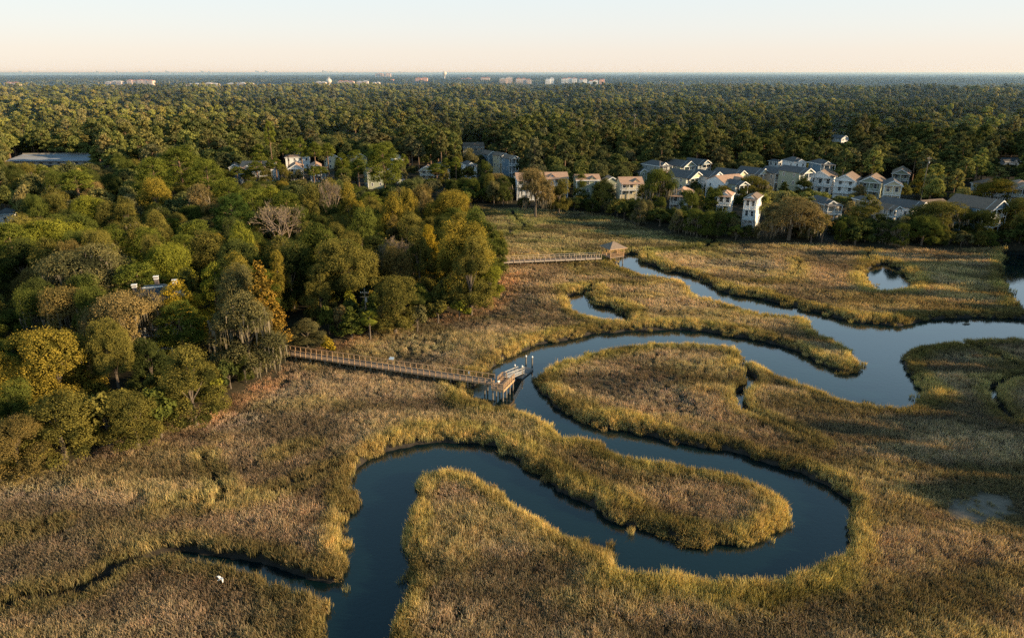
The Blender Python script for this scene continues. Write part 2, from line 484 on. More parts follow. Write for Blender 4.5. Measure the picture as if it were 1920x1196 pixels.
soil = mixc(np.array([.055, .048, .030]), np.array([.085, .068, .040]), fbm(P[:, 0], P[:, 1], 12, 6))
mudc = np.array([.050, .042, .034])
c = mixc(soil, np.broadcast_to(mudc, soil.shape), smooth(1.8, .2, np.minimum(S, DT)))
wet = smooth(.1, -.8, np.minimum(S, DT))
c = mixc(c, np.broadcast_to(np.array([.022, .02, .017]), c.shape), wet)
c = mixc(c, np.broadcast_to(np.array([.20, .165, .13]), c.shape), smooth(1.6, -1.5, mud))
ff = mixc(np.array([.030, .030, .016]), np.array([.055, .042, .026]), fbm(P[:, 0], P[:, 1], 15, 2))
c = mixc(c, ff, smooth(1.5, -2, FS))
c = np.where(far[:, None], np.array([.09, .10, .06]), c)
nx, ny = len(gx), len(gy)
me = bpy.data.meshes.new("ground")
me.vertices.add(nx * ny)
me.vertices.foreach_set("co", np.stack([P[:, 0], P[:, 1], Z], 1).astype(np.float32).ravel())
i = np.arange((nx - 1) * (ny - 1)); r = i // (nx - 1); q = i % (nx - 1)
a = r * nx + q
idx = np.stack([a, a + 1, a + nx + 1, a + nx], 1).astype(np.int32)
me.loops.add(len(idx) * 4); me.loops.foreach_set("vertex_index", idx.ravel())
me.polygons.add(len(idx)); me.polygons.foreach_set("loop_start", np.arange(0, len(idx) * 4, 4, dtype=np.int32))
me.polygons.foreach_set("use_smooth", np.ones(len(idx), bool))
me.update(calc_edges=True)
ca = me.color_attributes.new("soil", 'FLOAT_COLOR', 'POINT')
ca.data.foreach_set("color", np.concatenate([c, np.ones((len(c), 1))], 1).astype(np.float32).ravel())
m, nt, out = newmat("ground_soil")
p = N(nt, "ShaderNodeBsdfPrincipled"); p.inputs["Roughness"].default_value = .85; p.inputs["Specular IOR Level"].default_value = .2
at_ = N(nt, "ShaderNodeAttribute", attribute_name="soil")
tc = N(nt, "ShaderNodeTexCoord"); no = N(nt, "ShaderNodeTexNoise"); no.inputs["Scale"].default_value = 1.4; no.inputs["Detail"].default_value = 6
nt.links.new(tc.outputs["Object"], no.inputs["Vector"])
mr = N(nt, "ShaderNodeMapRange"); mr.inputs["To Min"].default_value = .45; mr.inputs["To Max"].default_value = 1.55
nt.links.new(no.outputs["Fac"], mr.inputs["Value"])
vm = N(nt, "ShaderNodeVectorMath", operation='SCALE')
nt.links.new(at_.outputs["Color"], vm.inputs[0]); nt.links.new(mr.outputs[0], vm.inputs["Scale"]); nt.links.new(vm.outputs[0], p.inputs["Base Color"])
bp = N(nt, "ShaderNodeBump"); bp.inputs["Strength"].default_value = .6; bp.inputs["Distance"].default_value = .15
nt.links.new(no.outputs["Fac"], bp.inputs["Height"]); nt.links.new(bp.outputs[0], p.inputs["Normal"])
nt.links.new(p.outputs[0], out.inputs[0])
me.materials.append(m)
tag(link("ground", me), kind="structure")

# water
def water_mat(name, deep, rough, sc, bump, dist):
    m, nt, out = newmat(name)
    p = N(nt, "ShaderNodeBsdfPrincipled"); p.inputs["Base Color"].default_value = (*deep, 1); p.inputs["Roughness"].default_value = rough
    p.inputs["IOR"].default_value = 1.7; p.inputs["Specular IOR Level"].default_value = .5
    tc = N(nt, "ShaderNodeTexCoord"); no = N(nt, "ShaderNodeTexNoise"); no.inputs["Scale"].default_value = sc; no.inputs["Detail"].default_value = 4
    nt.links.new(tc.outputs["Object"], no.inputs["Vector"])
    n2 = N(nt, "ShaderNodeTexNoise"); n2.inputs["Scale"].default_value = sc * .08; n2.inputs["Detail"].default_value = 3
    nt.links.new(tc.outputs["Object"], n2.inputs["Vector"])
    mm = N(nt, "ShaderNodeMath", operation='MULTIPLY'); nt.links.new(no.outputs["Fac"], mm.inputs[0]); nt.links.new(n2.outputs["Fac"], mm.inputs[1])
    b = N(nt, "ShaderNodeBump"); b.inputs["Strength"].default_value = bump; b.inputs["Distance"].default_value = dist
    nt.links.new(mm.outputs[0], b.inputs["Height"]); nt.links.new(b.outputs[0], p.inputs["Normal"])
    nt.links.new(p.outputs[0], out.inputs[0])
    return m
M['creek'] = water_mat("creek_water", (.004, .016, .019), .05, 2.2, .25, .05)
ms, nt, out = newmat("sea_water")
d_ = N(nt, "ShaderNodeBsdfDiffuse"); d_.inputs[0].default_value = (.085, .19, .27, 1); nt.links.new(d_.outputs[0], out.inputs[0]); M['sea'] = ms  # blue of the reflected upper sky, painted as plain diffuse colour
w = MB(); w.poly([(-260, 20, -.72), (320, 20, -.72), (320, 330, -.72), (-260, 330, -.72)])
tag(w.build("creek_water", M['creek']), kind="structure")
w = MB(); w.poly([(-200000, 5000, -1), (200000, 5000, -1), (200000, 200000, -1), (-200000, 200000, -1)])
tag(w.build("sea", M['sea']), kind="structure")

# ------------------------------------------------------------------ foliage prototypes
def rdir(n, rng, up=-.35):
    z = rng.uniform(up, 1, n); t = rng.uniform(0, 2 * np.pi, n); s = np.sqrt(1 - z * z)
    return np.stack([s * np.cos(t), s * np.sin(t), z], 1)
def leaf_quads(C, Nn, size, rng, jitter=.6, aspect=.75):
    n = len(C)
    nn = Nn + rng.normal(0, jitter, (n, 3)); nn /= np.linalg.norm(nn, axis=1)[:, None] + 1e-9
    u = np.cross(nn, rng.normal(0, 1, (n, 3))); u /= np.linalg.norm(u, axis=1)[:, None] + 1e-9
    v = np.cross(nn, u)
    s = (size * (.4 + 1.15 * rng.random(n) ** 1.4))[:, None]
    a = s * u; b = s * aspect * v
    k = rng.uniform(.2, .9, (n, 1))
    return np.stack([C - a, C - b * k, C + a, C + b], 1)
def lobes_to_leaves(L, n, size, rng, flat=.85, core=.12, up=-.45):
    L = np.array(L)  # cx,cy,cz,r
    w = L[:, 3] ** 2; w = w / w.sum()
    li = rng.choice(len(L), int(n * 1.5), p=w)
    D = rdir(len(li), rng, up)
    # bumpy sub-clumps on each lobe
    bd = rdir(11 * len(L), rng, -.3).reshape(len(L), 11, 3)
    dots = np.einsum('nk,njk->nj', D, bd[li])
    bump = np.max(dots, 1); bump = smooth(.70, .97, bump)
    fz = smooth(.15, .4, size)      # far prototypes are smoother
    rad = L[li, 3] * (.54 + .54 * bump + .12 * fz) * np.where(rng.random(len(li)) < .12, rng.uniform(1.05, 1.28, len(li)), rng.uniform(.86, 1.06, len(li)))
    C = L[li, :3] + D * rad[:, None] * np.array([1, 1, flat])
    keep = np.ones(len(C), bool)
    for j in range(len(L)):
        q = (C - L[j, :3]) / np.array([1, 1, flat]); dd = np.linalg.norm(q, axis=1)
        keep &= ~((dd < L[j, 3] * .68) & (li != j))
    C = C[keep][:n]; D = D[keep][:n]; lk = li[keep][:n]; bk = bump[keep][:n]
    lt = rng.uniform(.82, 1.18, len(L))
    tone = lt[lk] * (.45 + .22 * fz + (.78 - .35 * fz) * bk) * rng.uniform(.86, 1.14, len(C))  # shade between clumps is painted in: tone drops in the gaps
    V = leaf_quads(C, D, size, rng, .6)
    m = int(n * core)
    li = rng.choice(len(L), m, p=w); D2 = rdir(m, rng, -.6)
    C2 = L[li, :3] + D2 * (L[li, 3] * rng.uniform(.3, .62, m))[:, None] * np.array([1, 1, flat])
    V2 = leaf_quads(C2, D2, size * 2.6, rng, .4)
    return np.concatenate([V, V2]), np.concatenate([tone, np.full(m, .3)])  # inner leaves painted dark to deepen the shade inside the crown
def oak_lobes(Rr, Hh, base, n, rng, spread=.62):
    L = []; ph = rng.uniform(0, 6.28, 3); am = rng.uniform(.08, .22, 3)
    for i in range(n):
        t = 2 * math.pi * (i * .618 + rng.uniform(-.1, .1)); q = (i + .5) / n
        z = base + (Hh - base) * (.25 + .58 * (1 - q ** 1.3)) + rng.uniform(-.11, .13) * Hh
        rr = Rr * spread * (q ** .5) * rng.uniform(.8, 1.2) * (1 + am[0] * math.sin(t + ph[0]) + am[1] * math.sin(2 * t + ph[1]))
        z *= 1 + am[2] * .8 * math.sin(t + ph[2])
        r = Rr * rng.uniform(.20, .44) * (1.05 - .2 * q)
        z = min(z, Hh * 1.06 - r * .8)
        L.append((rr * math.cos(t), rr * math.sin(t), z, r))
    return L
def branches(L, trunk_h, r0, rng, mb, n=6, lim=9):
    mb.tube([(0, 0, -.6), (rng.uniform(-.15, .15), rng.uniform(-.15, .15), trunk_h * .5), (0, 0, trunk_h)], [r0 * 1.25, r0, r0 * .8], n)
    for l in L[:lim]:
        x, y, z, r = l
        mid = (x * .45 + rng.uniform(-.3, .3), y * .45 + rng.uniform(-.3, .3), trunk_h + (z - trunk_h) * .5)
        mb.tube([(0, 0, trunk_h * .92), mid, (x, y, z + r * .5)], [r0 * .5, r0 * .3, r0 * .08], 4, cap=False)
def make_oak(seed, n, size, Rr=6, Hh=12, base=1.0, nl=16, spread=.62, flat=.85, trunk=True, mat=None, up=-.45, skirt=0):
    rng = np.random.default_rng(seed)
    L = oak_lobes(Rr, Hh, base, nl, rng, spread)
    for i in range(skirt):
        t = 2 * math.pi * (i + rng.uniform(-.3, .3)) / skirt; rr = Rr * rng.uniform(.5, .68)
        L.append((rr * math.cos(t), rr * math.sin(t), Hh * rng.uniform(.12, .26), Rr * rng.uniform(.26, .36)))
    V, t = lobes_to_leaves(L, n, size, rng, flat, up=up)
    V[:, :, 2] = np.maximum(V[:, :, 2], .05)
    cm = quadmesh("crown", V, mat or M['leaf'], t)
    mb = MB(); branches(L, Hh * .35, Rr * .055, rng, mb)
    return {'crown': cm, 'trunk': mb.mesh("trunk", M['bark']), 'L': L, 'R': Rr, 'H': Hh}
def make_pine(seed, n, size, Rr=4, Hh=20, mat=None, bare=.55, nl=13):
    rng = np.random.default_rng(seed); L = []
    for i in range(nl):
        q = i / (nl - 1); z = Hh * (bare + (1 - bare) * q * .93)
        rad = Rr * (.25 + .75 * math.sin(math.pi * (.25 + .72 * q))) * .66
        t = i * 2.4 + rng.uniform(-.4, .4)
        L.append((rad * math.cos(t), rad * math.sin(t), z, Rr * rng.uniform(.30, .44) * (1.05 - .25 * q)))
    L.append((0, 0, Hh - Rr * .3, Rr * .36))
    V, t = lobes_to_leaves(L, n, size, rng, .85, up=-.4)
    mb = MB(); mb.tube([(0, 0, -.6), (.15, .1, Hh * .5), (0, 0, Hh * .93)], [.34, .25, .08], 6)
    for l in L:
        mb.tube([(0, 0, l[2] - l[3] * .7), (l[0], l[1], l[2] - .1)], [.09, .04], 3, cap=False)
    return {'crown': quadmesh("crown", V, mat or M['leaf'], t), 'trunk': mb.mesh("trunk", M['bark_pine']), 'L': L, 'R': Rr, 'H': Hh}
def make_cone(seed, n, size, Rr=3, Hh=9, base=.3, nl=22):
    rng = np.random.default_rng(seed); L = []
    for i in range(nl):
        q = i / (nl - 1); t = i * 2.4
        rad = Rr * (1 - q) ** .8 * .62
        L.append((rad * math.cos(t), rad * math.sin(t), base + Rr * .3 + (Hh - base - Rr * .5) * q, Rr * (.42 - .24 * q)))
    V, t = lobes_to_leaves(L, n, size, rng, .8)
    mb = MB(); mb.tube([(0, 0, -.6), (0, 0, Hh * .9)], [.25, .06], 6)
    return {'crown': quadmesh("crown", V, M['leaf'], t), 'trunk': mb.mesh("trunk", M['bark']), 'L': L, 'R': Rr, 'H': Hh}
def make_bare(seed, Rr=5, Hh=13, leaf=500):
    rng = random.Random(seed); mb = MB(); tips = []
    def grow(p, d, l, r, k):
        q = [p[i] + d[i] * l for i in range(3)]
        mb.tube([p, q], [r, r * .66], 3 if k > 1 else 5, cap=False)
        if k >= 6: tips.append(q); return
        if k >= 3: tips.append(q)
        for j in range(3 if k > 0 else 5):
            a = Vector(d) + Vector((rng.gauss(0, .55), rng.gauss(0, .55), rng.gauss(.08, .3)))
            a.normalize(); grow(q, tuple(a), l * rng.uniform(.62, .84), r * .6, k + 1)
    grow((0, 0, -.5), (0, 0, 1), Hh * .27, .3, 0)
    T = np.array(tips); rg = np.random.default_rng(seed)
    T = T[rg.choice(len(T), leaf)] + rg.normal(0, .25, (leaf, 3))
    V = leaf_quads(T, rdir(leaf, rg), .16, rg)
    s = max(T[:, 2].max() / Hh, .1)
    return {'crown': quadmesh("crown", V, M['leaf'], rg.uniform(.7, 1.3, leaf)), 'trunk': mb.mesh("trunk", M['twig']), 'L': [], 'R': Rr, 'H': T[:, 2].max()}
def make_palm(seed, Hh=6):
    rng = np.random.default_rng(seed); mb = MB(); mb.tube([(0, 0, -.5), (.1, 0, Hh * .5), (0, .1, Hh)], [.22, .18, .2], 6)
    Q = []; T = []
    for i in range(46):
        t = rng.uniform(0, 2 * np.pi); el = rng.uniform(-.9, 1.3); l = rng.uniform(1.3, 1.9)
        d = np.array([math.cos(t) * math.cos(el), math.sin(t) * math.cos(el), math.sin(el)])
        side = np.array([-math.sin(t), math.cos(t), 0])
        c0 = np.array([0, .1, Hh]); tone = rng.uniform(.75, 1.25)
        c1 = c0 + d * l * .55; c2 = c0 + d * l; c2[2] -= .25
        for k in range(9):
            a = (k - 4) / 4 * 1.1
            e = c1 + (d * math.cos(a) + side * math.sin(a)) * l * .6; e[2] -= .3 * abs(a) + .15
            w = side * .06
            Q.append([c1 - w, c1 + w, e + w * .4, e - w * .4]); T.append(tone)
        Q.append([c0 - side * .02, c0 + side * .02, c1 + side * .02, c1 - side * .02]); T.append(tone)
    return {'crown': quadmesh("crown", np.array(Q), M['leaf'], np.array(T)), 'trunk': mb.mesh("trunk", M['bark']), 'L': [], 'R': 2.2, 'H': Hh + 1.6}
def moss_mesh(L, seed, n=420):
    rng = np.random.default_rng(seed); L = np.array(L); Q = []
    for i in range(n):
        l = L[rng.integers(len(L))]; t = rng.uniform(0, 2 * np.pi); rr = l[3] * rng.uniform(.45, 1.02)
        x, y = l[0] + rr * math.cos(t), l[1] + rr * math.sin(t); z = l[2] - l[3] * rng.uniform(-.1, .6)
        h = rng.uniform(.7, 2.2); w = rng.uniform(.07, .2); a = rng.uniform(0, np.pi); dx, dy = w * math.cos(a), w * math.sin(a)
        sw = rng.normal(0, .1, 2)
        Q.append([(x - dx, y - dy, z), (x + dx, y + dy, z), (x + dx * .3 + sw[0], y + dy * .3 + sw[1], z - h), (x - dx * .3 + sw[0], y - dy * .3 + sw[1], z - h)])
    return quadmesh("moss", np.array(Q), M['moss'])

PRO = {
 'oak': [make_oak(i, 36000, .092, 6, 11.5, .8, 20, .6, skirt=9) for i in range(11, 15)],
 'oak2': [make_oak(i, 32000, .092, 5.4, 13, 1.5, 20, .58, .95, skirt=6) for i in range(21, 25)],
 'wide': [make_oak(i, 46000, .10, 8, 11.5, 1.5, 28, .72, .6) for i in range(31, 34)],
 'pine': [make_pine(i, 14000, .10, 3.6, 20, bare=b, nl=17) for i, b in ((41, .62), (42, .55), (43, .68))],
 'bigpine': [make_pine(i, 30000, .10, 5.5, 21, bare=.32, nl=30) for i in (51, 52)],
 'cone': [make_cone(61, 5000, .15), make_cone(62, 5000, .15)],
 'cypress': [make_cone(66, 6500, .18, 4.2, 17, 2, 30)],
 'bare': [make_bare(71), make_bare(72)],
 'palm': [make_palm(81), make_palm(82)],
 'shrub': [make_oak(i, 2600, .15, 2.6, 3.6, .2, 9, .6) for i in (91, 92, 93)],
}
for k in ('oak', 'wide', 'oak2'):
    for j, p in enumerate(PRO[k]): p['moss'] = moss_mesh(p['L'], 300 + j, 520 if k == 'wide' else 380)

# name, category per kind
KN = {'oak': ('oak_tree', 'tree'), 'oak2': ('oak_tree', 'tree'), 'wide': ('live_oak_tree', 'tree'), 'pine': ('pine_tree', 'tree'),
      'bigpine': ('pine_tree', 'tree'), 'cone': ('cedar_tree', 'tree'), 'cypress': ('cypress_tree', 'tree'), 'bare': ('bare_tree', 'tree'),
      'palm': ('palm_tree', 'tree'), 'shrub': ('shrub', 'shrub')}
TREES = []   # x,y,r for spacing
def tree(kind, x, y, h, w, col, label, group=None, moss=False, z=1.0, seed=None):
    k = PRO[kind]; p = k[(seed if seed is not None else random.randrange(99)) % len(k)]
    nm, cat = KN[kind]
    s = w / 2 / p['R']; sz = h / p['H']
    rz = random.uniform(0, 6.28)
    e = empty(nm, (x, y, z), rz, label, cat, group)
    cr = link("crown", p['crown'], e); cr.scale = (s, s, sz); v = random.uniform(.9, 1.1)
    cr.color = (col[0] * v, col[1] * v, col[2] * v, 1)
    tr = link("trunk", p['trunk'], e); tr.scale = (s, s, sz)
    if moss and 'moss' in p:
        mo = link("moss", p['moss'], e); mo.scale = (s, s, sz)
    TREES.append((x, y, w / 2))
    return e
# foliage colours (albedo)
GB = {
 'dark': (.045, .060, .024), 'green': (.065, .085, .026), 'olive': (.105, .105, .036), 'lime': (.13, .15, .030), 'gold': (.16, .14, .034),
 'orange': (.165, .115, .03), 'brown': (.115, .098, .046), 'tan': (.15, .125, .070), 'grey': (.098, .10, .058), 'yellow': (.22, .18, .028),
 'pine': (.10, .125, .030),
}
G = {k: (v[0] * 1.45, v[1] * 1.36, v[2] * 1.05) for k, v in GB.items()}
# ------------------------------------------------------------------ houses
#  x0,x1,top,bottom (photo pixels), yaw (front turned right +), roof, wall, roof material, porch levels, width share, label
HS = [
 (1188,1211,316,340, 30,'gable','sage','rgrey',0,.6,"small sage green house left of the tall grey house in the cluster"),
 (1207,1254,301,341, 35,'hip','grey','rgrey',1,.45,"tall grey three storey house with red awning above its porch"),
 (1246,1297,300,338, 35,'gable','sage','rgrey',2,.5,"sage green house with white porch behind the cream gabled one"),
 (1284,1326,298,333, 35,'gable','blue','rgrey',1,.5,"blue gabled house backed by the forest at the left of the cluster"),
 (1252,1311,319,362, 38,'gable','cream','rgrey',2,.5,"cream gabled house with double porch and dark grey roof"),
 (1300,1347,320,362, 38,'gable','white','rgrey',2,.5,"white gabled house between two cream gabled houses"),
 (1338,1396,317,352, 38,'gable','cream','rgrey',1,.5,"cream house whose lit gable peeks over the white brown roofed house"),
 (1384,1433,314,350, 38,'gable','cream','rgrey',1,.5,"cream gabled house beside the round oak in mid cluster"),
 (1430,1474,314,352, 30,'gable','taupe','rgrey',1,.6,"taupe gabled house right of the round oak"),
 (1446,1462,299,330, 30,'hip','white','rgrey',0,.6,"narrow pale house half hidden behind the taupe gabled house"),
 (1468,1515,313,360, 30,'gable','sage','rgrey',2,.5,"sage house with two gables and tall porch stilts"),
 (1475,1507,295,340, 12,'hip','white','rgrey',0,.75,"tall narrow white house with a hipped roof against dark forest"),
 (1525,1556,299,345, 12,'hip','blue','rgrey',1,.75,"tall narrow blue house behind the big white porched house"),
 (1518,1578,318,359,-35,'gable','white','rbrown',2,.55,"large white house with two full width balconies"),
 (1566,1623,325,368,-35,'gable','white','rbrown',2,.5,"white house second in the porched row, right of the largest"),
 (1612,1671,328,368,-35,'gable','sage','rbrown',2,.5,"house with dark green gable and double porch"),
 (1655,1698,336,378,-25,'gable','cream','rgrey',2,.6,"cream house with yellow gable and stacked porches at the row's end"),
 (1673,1722,315,345,-30,'gable','sage','rtan',1,.5,"sage house with tan roof standing alone above the porched row"),
 (1330,1400,329,372, 25,'side','white','rtan',0,.7,"long white house with sunlit tan roof in the middle of the cluster"),
 (1365,1392,338,376, 25,'gable','sage','rgrey',1,.7,"small sage gabled wing in front of the tan roofed house"),
 (1256,1312,352,393,-20,'hip','grey','rtan',1,.6,"low grey house with tan roof behind the shoreline trees"),
 (1345,1380,357,397,-25,'hip','white','rtan',1,.6,"white house with tan hip roof half hidden by shoreline oaks"),
 (1393,1437,363,424,-30,'hip','white','rbrown',2,.4,"tall white house with outside decks at the marsh edge"),
 (1528,1570,370,412, 10,'hip','taupe','rgrey',1,.7,"taupe house with pyramid roof beside the palm"),
 (1616,1644,370,402, 10,'hip','taupe','rgrey',0,.7,"grey roof poking out of the shoreline trees"),
 (1650,1677,383,414, 20,'gable','taupe','rbrown',1,.7,"tan gabled cottage left of the white blue roofed one"),
 (1663,1730,374,407, 35,'gable','white','rgrey',1,.45,"white house with broad grey roof in the front row"),
 (1722,1792,376,406, 20,'side','taupe','rbrown',0,.7,"low brown roof behind the big shoreline oak"),
 (1792,1877,370,434, 28,'gable','blue','rbrown',2,.55,"large blue gabled house with screened decks at the right shore"),
 (1833,1895,337,376,-15,'hip','white','rbrown',1,.6,"pale house with brown hip roof at the right edge"),
 (1885,1960,338,378,-15,'hip','cream','rtan',1,.6,"cream wing with tan roof cut by the right edge"),
 (965,1018,325,372, 5,'side','white','rtan',1,.9,"leftmost of the tan roofed terrace, white with porch"),
 (1020,1064,324,368, 5,'side','blue','rtan',1,.9,"blue walled unit of the tan roofed terrace"),
 (1076,1124,328,372, 5,'side','sage','rtan',0,.9,"sage walled unit of the tan roofed terrace"),
 (1126,1162,331,368, 10,'gable','sage','rtan',0,.9,"sage gabled unit of the tan roofed terrace"),
 (1158,1204,333,376, 5,'side','cream','rtan',1,.9,"rightmost unit of the tan roofed terrace"),
 (902,932,283,318, 35,'gable','blue','rbrown',0,.5,"blue townhouse at the far end of the terrace in the trees"),
 (924,950,286,324, 35,'gable','cream','rbrown',1,.5,"cream townhouse in the middle of the terrace in the trees"),
 (942,968,291,332, 35,'gable','blue','rbrown',2,.5,"blue townhouse with white porches at the near end of the terrace"),
 (866,908,268,292, 5,'side','taupe','rbrown',0,.9,"broad brown roof behind the townhouse terrace"),
 (424,452,307,340, 20,'gable','grey','rbrown',0,.6,"grey gabled house at the left end of the far porch row"),
 (450,514,303,340, 5,'side','white','rtan',2,.9,"white house with long porches and tan roof in the far row"),
 (525,584,284,312, 15,'hip','white','rbrown',0,.7,"white house under tall pines behind the far row"),
 (530,572,306,340, 15,'gable','white','rtan',2,.6,"white porched house behind the slender pines"),
 (572,604,306,338, 15,'gable','white','rtan',2,.6,"white porched house right of the slender pines"),
 (592,612,313,336, 0,'side','grey','rtan',0,.9,"small grey house between pines in the far row"),
 (604,640,289,312, 25,'gable','cream','rtan',0,.7,"cream house with twin windows above the far row"),
 (646,688,287,312, 30,'gable','cream','rbrown',0,.5,"cream gabled house in the pine clearing"),
 (674,722,311,350, 20,'hip','sage','rbrown',0,.6,"sage house behind the spindly pine"),
 (732,756,290,318, 30,'gable','white','rbrown',0,.6,"white house fragment left of the bright pine"),
 (730,756,312,340, -30,'gable','white','rbrown',0,.6,"lower white house left of the bright pine"),
 (788,815,310,332, 0,'gable','cream','rbrown',1,.95,"small cream gabled house right of the bright pine"),
 (812,842,305,336, 20,'hip','white','rgrey',1,.6,"white house with grey hip roof among the far bank trees"),
 (864,892,302,336, 20,'hip','white','rgrey',1,.6,"pale house hidden in trees left of the townhouses"),
 (1562,1592,254,268, 20,'gable','white','rgrey',0,.5,"small white gabled house deep in the forest"),
 (1880,1912,297,310, 0,'side','white','rgrey',0,.9,"low white house deep in the forest at right"),
 (-8,24,391,420, 20,'hip','white','rgrey',0,.8,"white house with shining roof at the left edge"),
]
CLEAR = []
def house(x0, x1, top, bot, yaw, roof, wall, rmat, porch, share, label):
    bx, by, _ = at((x0 + x1) / 2, bot + 5, .9)
    dep = proj(bx, by, .9)[2]
    span = (x1 - x0) / F * dep
    yw = R(yaw); ca, sa = abs(math.cos(yw)), abs(math.sin(yw))
    W = span * share / max(ca, .3); W = min(W, span / ca)
    D = (span - W * ca) / sa if sa > .15 else W * .8
    D = min(max(D, 6), 12.5)
    bx += math.sin(yw) * D / 2
    # height from the top pixel at the house centre
    cyy = by + D * .35
    v = (598 - top) / F
    hr = CAMH + cyy * (-SP + v * CP) / (CP + v * SP) - .9
    hr = min(max(hr, 5), 15)
    pitch = min(2.6, W * .28, hr * .35) if roof != 'side' else min(2.2, D * .22)
    he = hr - pitch
    e = empty("house", (bx, by, .9), yw, label, "house")
    w2 = W / 2
    st = max(1, int(round((he - .3) / 3.1)))
    sh = he / st
    y0 = 0.0; ov = .45; th = .18
    # roof + walls
    wl = MB(); wl.box(-w2, w2, y0, D, -.5, he)
    rf = MB(); tr = MB()
    if roof == 'gable':
        wl.poly([(-w2, y0, he), (w2, y0, he), (0, y0, hr)]); wl.poly([(w2, D, he), (-w2, D, he), (0, D, hr)])
        sl = pitch / w2
        for sgn in (-1, 1):
            a = (sgn * (w2 + ov), he - ov * sl); b = (0, hr)
            rf.hexa([(a[0], -ov, a[1]), (b[0], -ov, b[1]), (b[0], D + ov, b[1]), (a[0], D + ov, a[1]),
                     (a[0], -ov, a[1] + th), (b[0], -ov, b[1] + th), (b[0], D + ov, b[1] + th), (a[0], D + ov, a[1] + th)])
            tr.bar((a[0], -ov - .05, a[1]), (0, -ov - .05, hr), .10, .34)
    elif roof == 'side':
        wl.poly([(-w2, D, he), (-w2, 0, he), (-w2, D / 2, hr)]); wl.poly([(w2, 0, he), (w2, D, he), (w2, D / 2, hr)])
        sl = pitch / (D / 2)
        for a in ((-ov, he - ov * sl), (D + ov, he - ov * sl)):
            rf.hexa([(-w2 - ov, a[0], a[1]), (w2 + ov, a[0], a[1]), (w2 + ov, D / 2, hr), (-w2 - ov, D / 2, hr),
                     (-w2 - ov, a[0], a[1] + th), (w2 + ov, a[0], a[1] + th), (w2 + ov, D / 2, hr + th), (-w2 - ov, D / 2, hr + th)])
        tr.box(-w2 - ov, w2 + ov, -ov - .1, -ov - .01, he - ov * sl - .15, he - ov * sl + th)
        # little dormer gable
        g = W * .16; gx0 = random.choice((-1, 1)) * W * .22
        wl.poly([(gx0 - g, -.02, he), (gx0 + g, -.02, he), (gx0, -.02, he + g * .8)])
        for sgn in (-1, 1):
            rf.hexa([(gx0 + sgn * (g + .2), -.3, he - .1), (gx0, -.3, he + g * .85), (gx0, D * .35, he + g * .85), (gx0 + sgn * (g + .2), D * .35, he - .1),
                     (gx0 + sgn * (g + .2), -.3, he + .06), (gx0, -.3, he + g * .85 + .16), (gx0, D * .35, he + g * .85 + .16), (gx0 + sgn * (g + .2), D * .35, he + .06)])
    else:
        a, b = -w2 - ov, w2 + ov; c, d = -ov, D + ov; z = he - .1
        k = min(W, D) / 2 + ov
        if W > D: r1, r2 = (a + k, (c + d) / 2, hr), (b - k, (c + d) / 2, hr)
        else: r1, r2 = (0, c + k, hr), (0, d - k, hr)
        A, B, Cc, Dd = (a, c, z), (b, c, z), (b, d, z), (a, d, z)
        if W > D:
            rf.poly([A, B, r2, r1]); rf.poly([B, Cc, r2]); rf.poly([Cc, Dd, r1, r2]); rf.poly([Dd, A, r1])
        else:
            rf.poly([A, B, r1]); rf.poly([B, Cc, r2, r1]); rf.poly([Cc, Dd, r2]); rf.poly([Dd, A, r1, r2])
        rf.poly([A, Dd, Cc, B])
        tr.box(a, b, c - .08, c - .005, z - .28, z + .02); tr.box(a - .08, a - .005, c, d, z - .28, z + .02); tr.box(b + .005, b + .08, c, d, z - .28, z + .02)
        if porch or st > 2:   # front cross gable
            g = W * .28
            wl.poly([(-g, -.3, he - .05), (g, -.3, he - .05), (0, -.3, he + g * .6)])
            for sgn in (-1, 1):
                rf.hexa([(sgn * (g + .25), -.6, he - .15), (0, -.6, he + g * .66), (0, D * .4, he + g * .66), (sgn * (g + .25), D * .4, he - .15),
                         (sgn * (g + .25), -.6, he), (0, -.6, he + g * .66 + .15), (0, D * .4, he + g * .66 + .15), (sgn * (g + .25), D * .4, he)])
                tr.bar((sgn * (g + .25), -.64, he - .1), (0, -.64, he + g * .68), .08, .28)
    wl.build("wall", M[wall], e); rf.build("roof", M[rmat], e); tr.build("trim", M['trim'], e)
    # corner boards
    for sx in (-w2, w2):
        cb = MB(); cb.box(sx - .11, sx + .11, -.03, .12, 0, he - .02); cb.build("corner_board", M['trim'], e)
    def win(cx, cz, face, w=.85, h=1.3):
        f = MB(); g = MB()
        def put(mb, a, b, c, d, off, th):
            if face == 'F': mb.box(cx + a, cx + b, -off - th, -off, cz + c, cz + d)
            elif face == 'L': mb.box(-w2 - off - th, -w2 - off, cx + a, cx + b, cz + c, cz + d)
            else: mb.box(w2 + off, w2 + off + th, cx + a, cx + b, cz + c, cz + d)
        t = .13
        put(f, -w / 2 - t, w / 2 + t, h / 2, h / 2 + t, .003, .07); put(f, -w / 2 - t, w / 2 + t, -h / 2 - t, -h / 2, .003, .09)
        put(f, -w / 2 - t, -w / 2, -h / 2, h / 2, .003, .07); put(f, w / 2, w / 2 + t, -h / 2, h / 2, .003, .07)
        put(f, -w / 2, w / 2, -.03, .03, .04, .04)
        fo = f.build("window", M['trim'], e)
        put(g, -w / 2, w / 2, -h / 2, h / 2, .006, .03)
        g.build("pane", M['pane'], fo)
    vis = bot
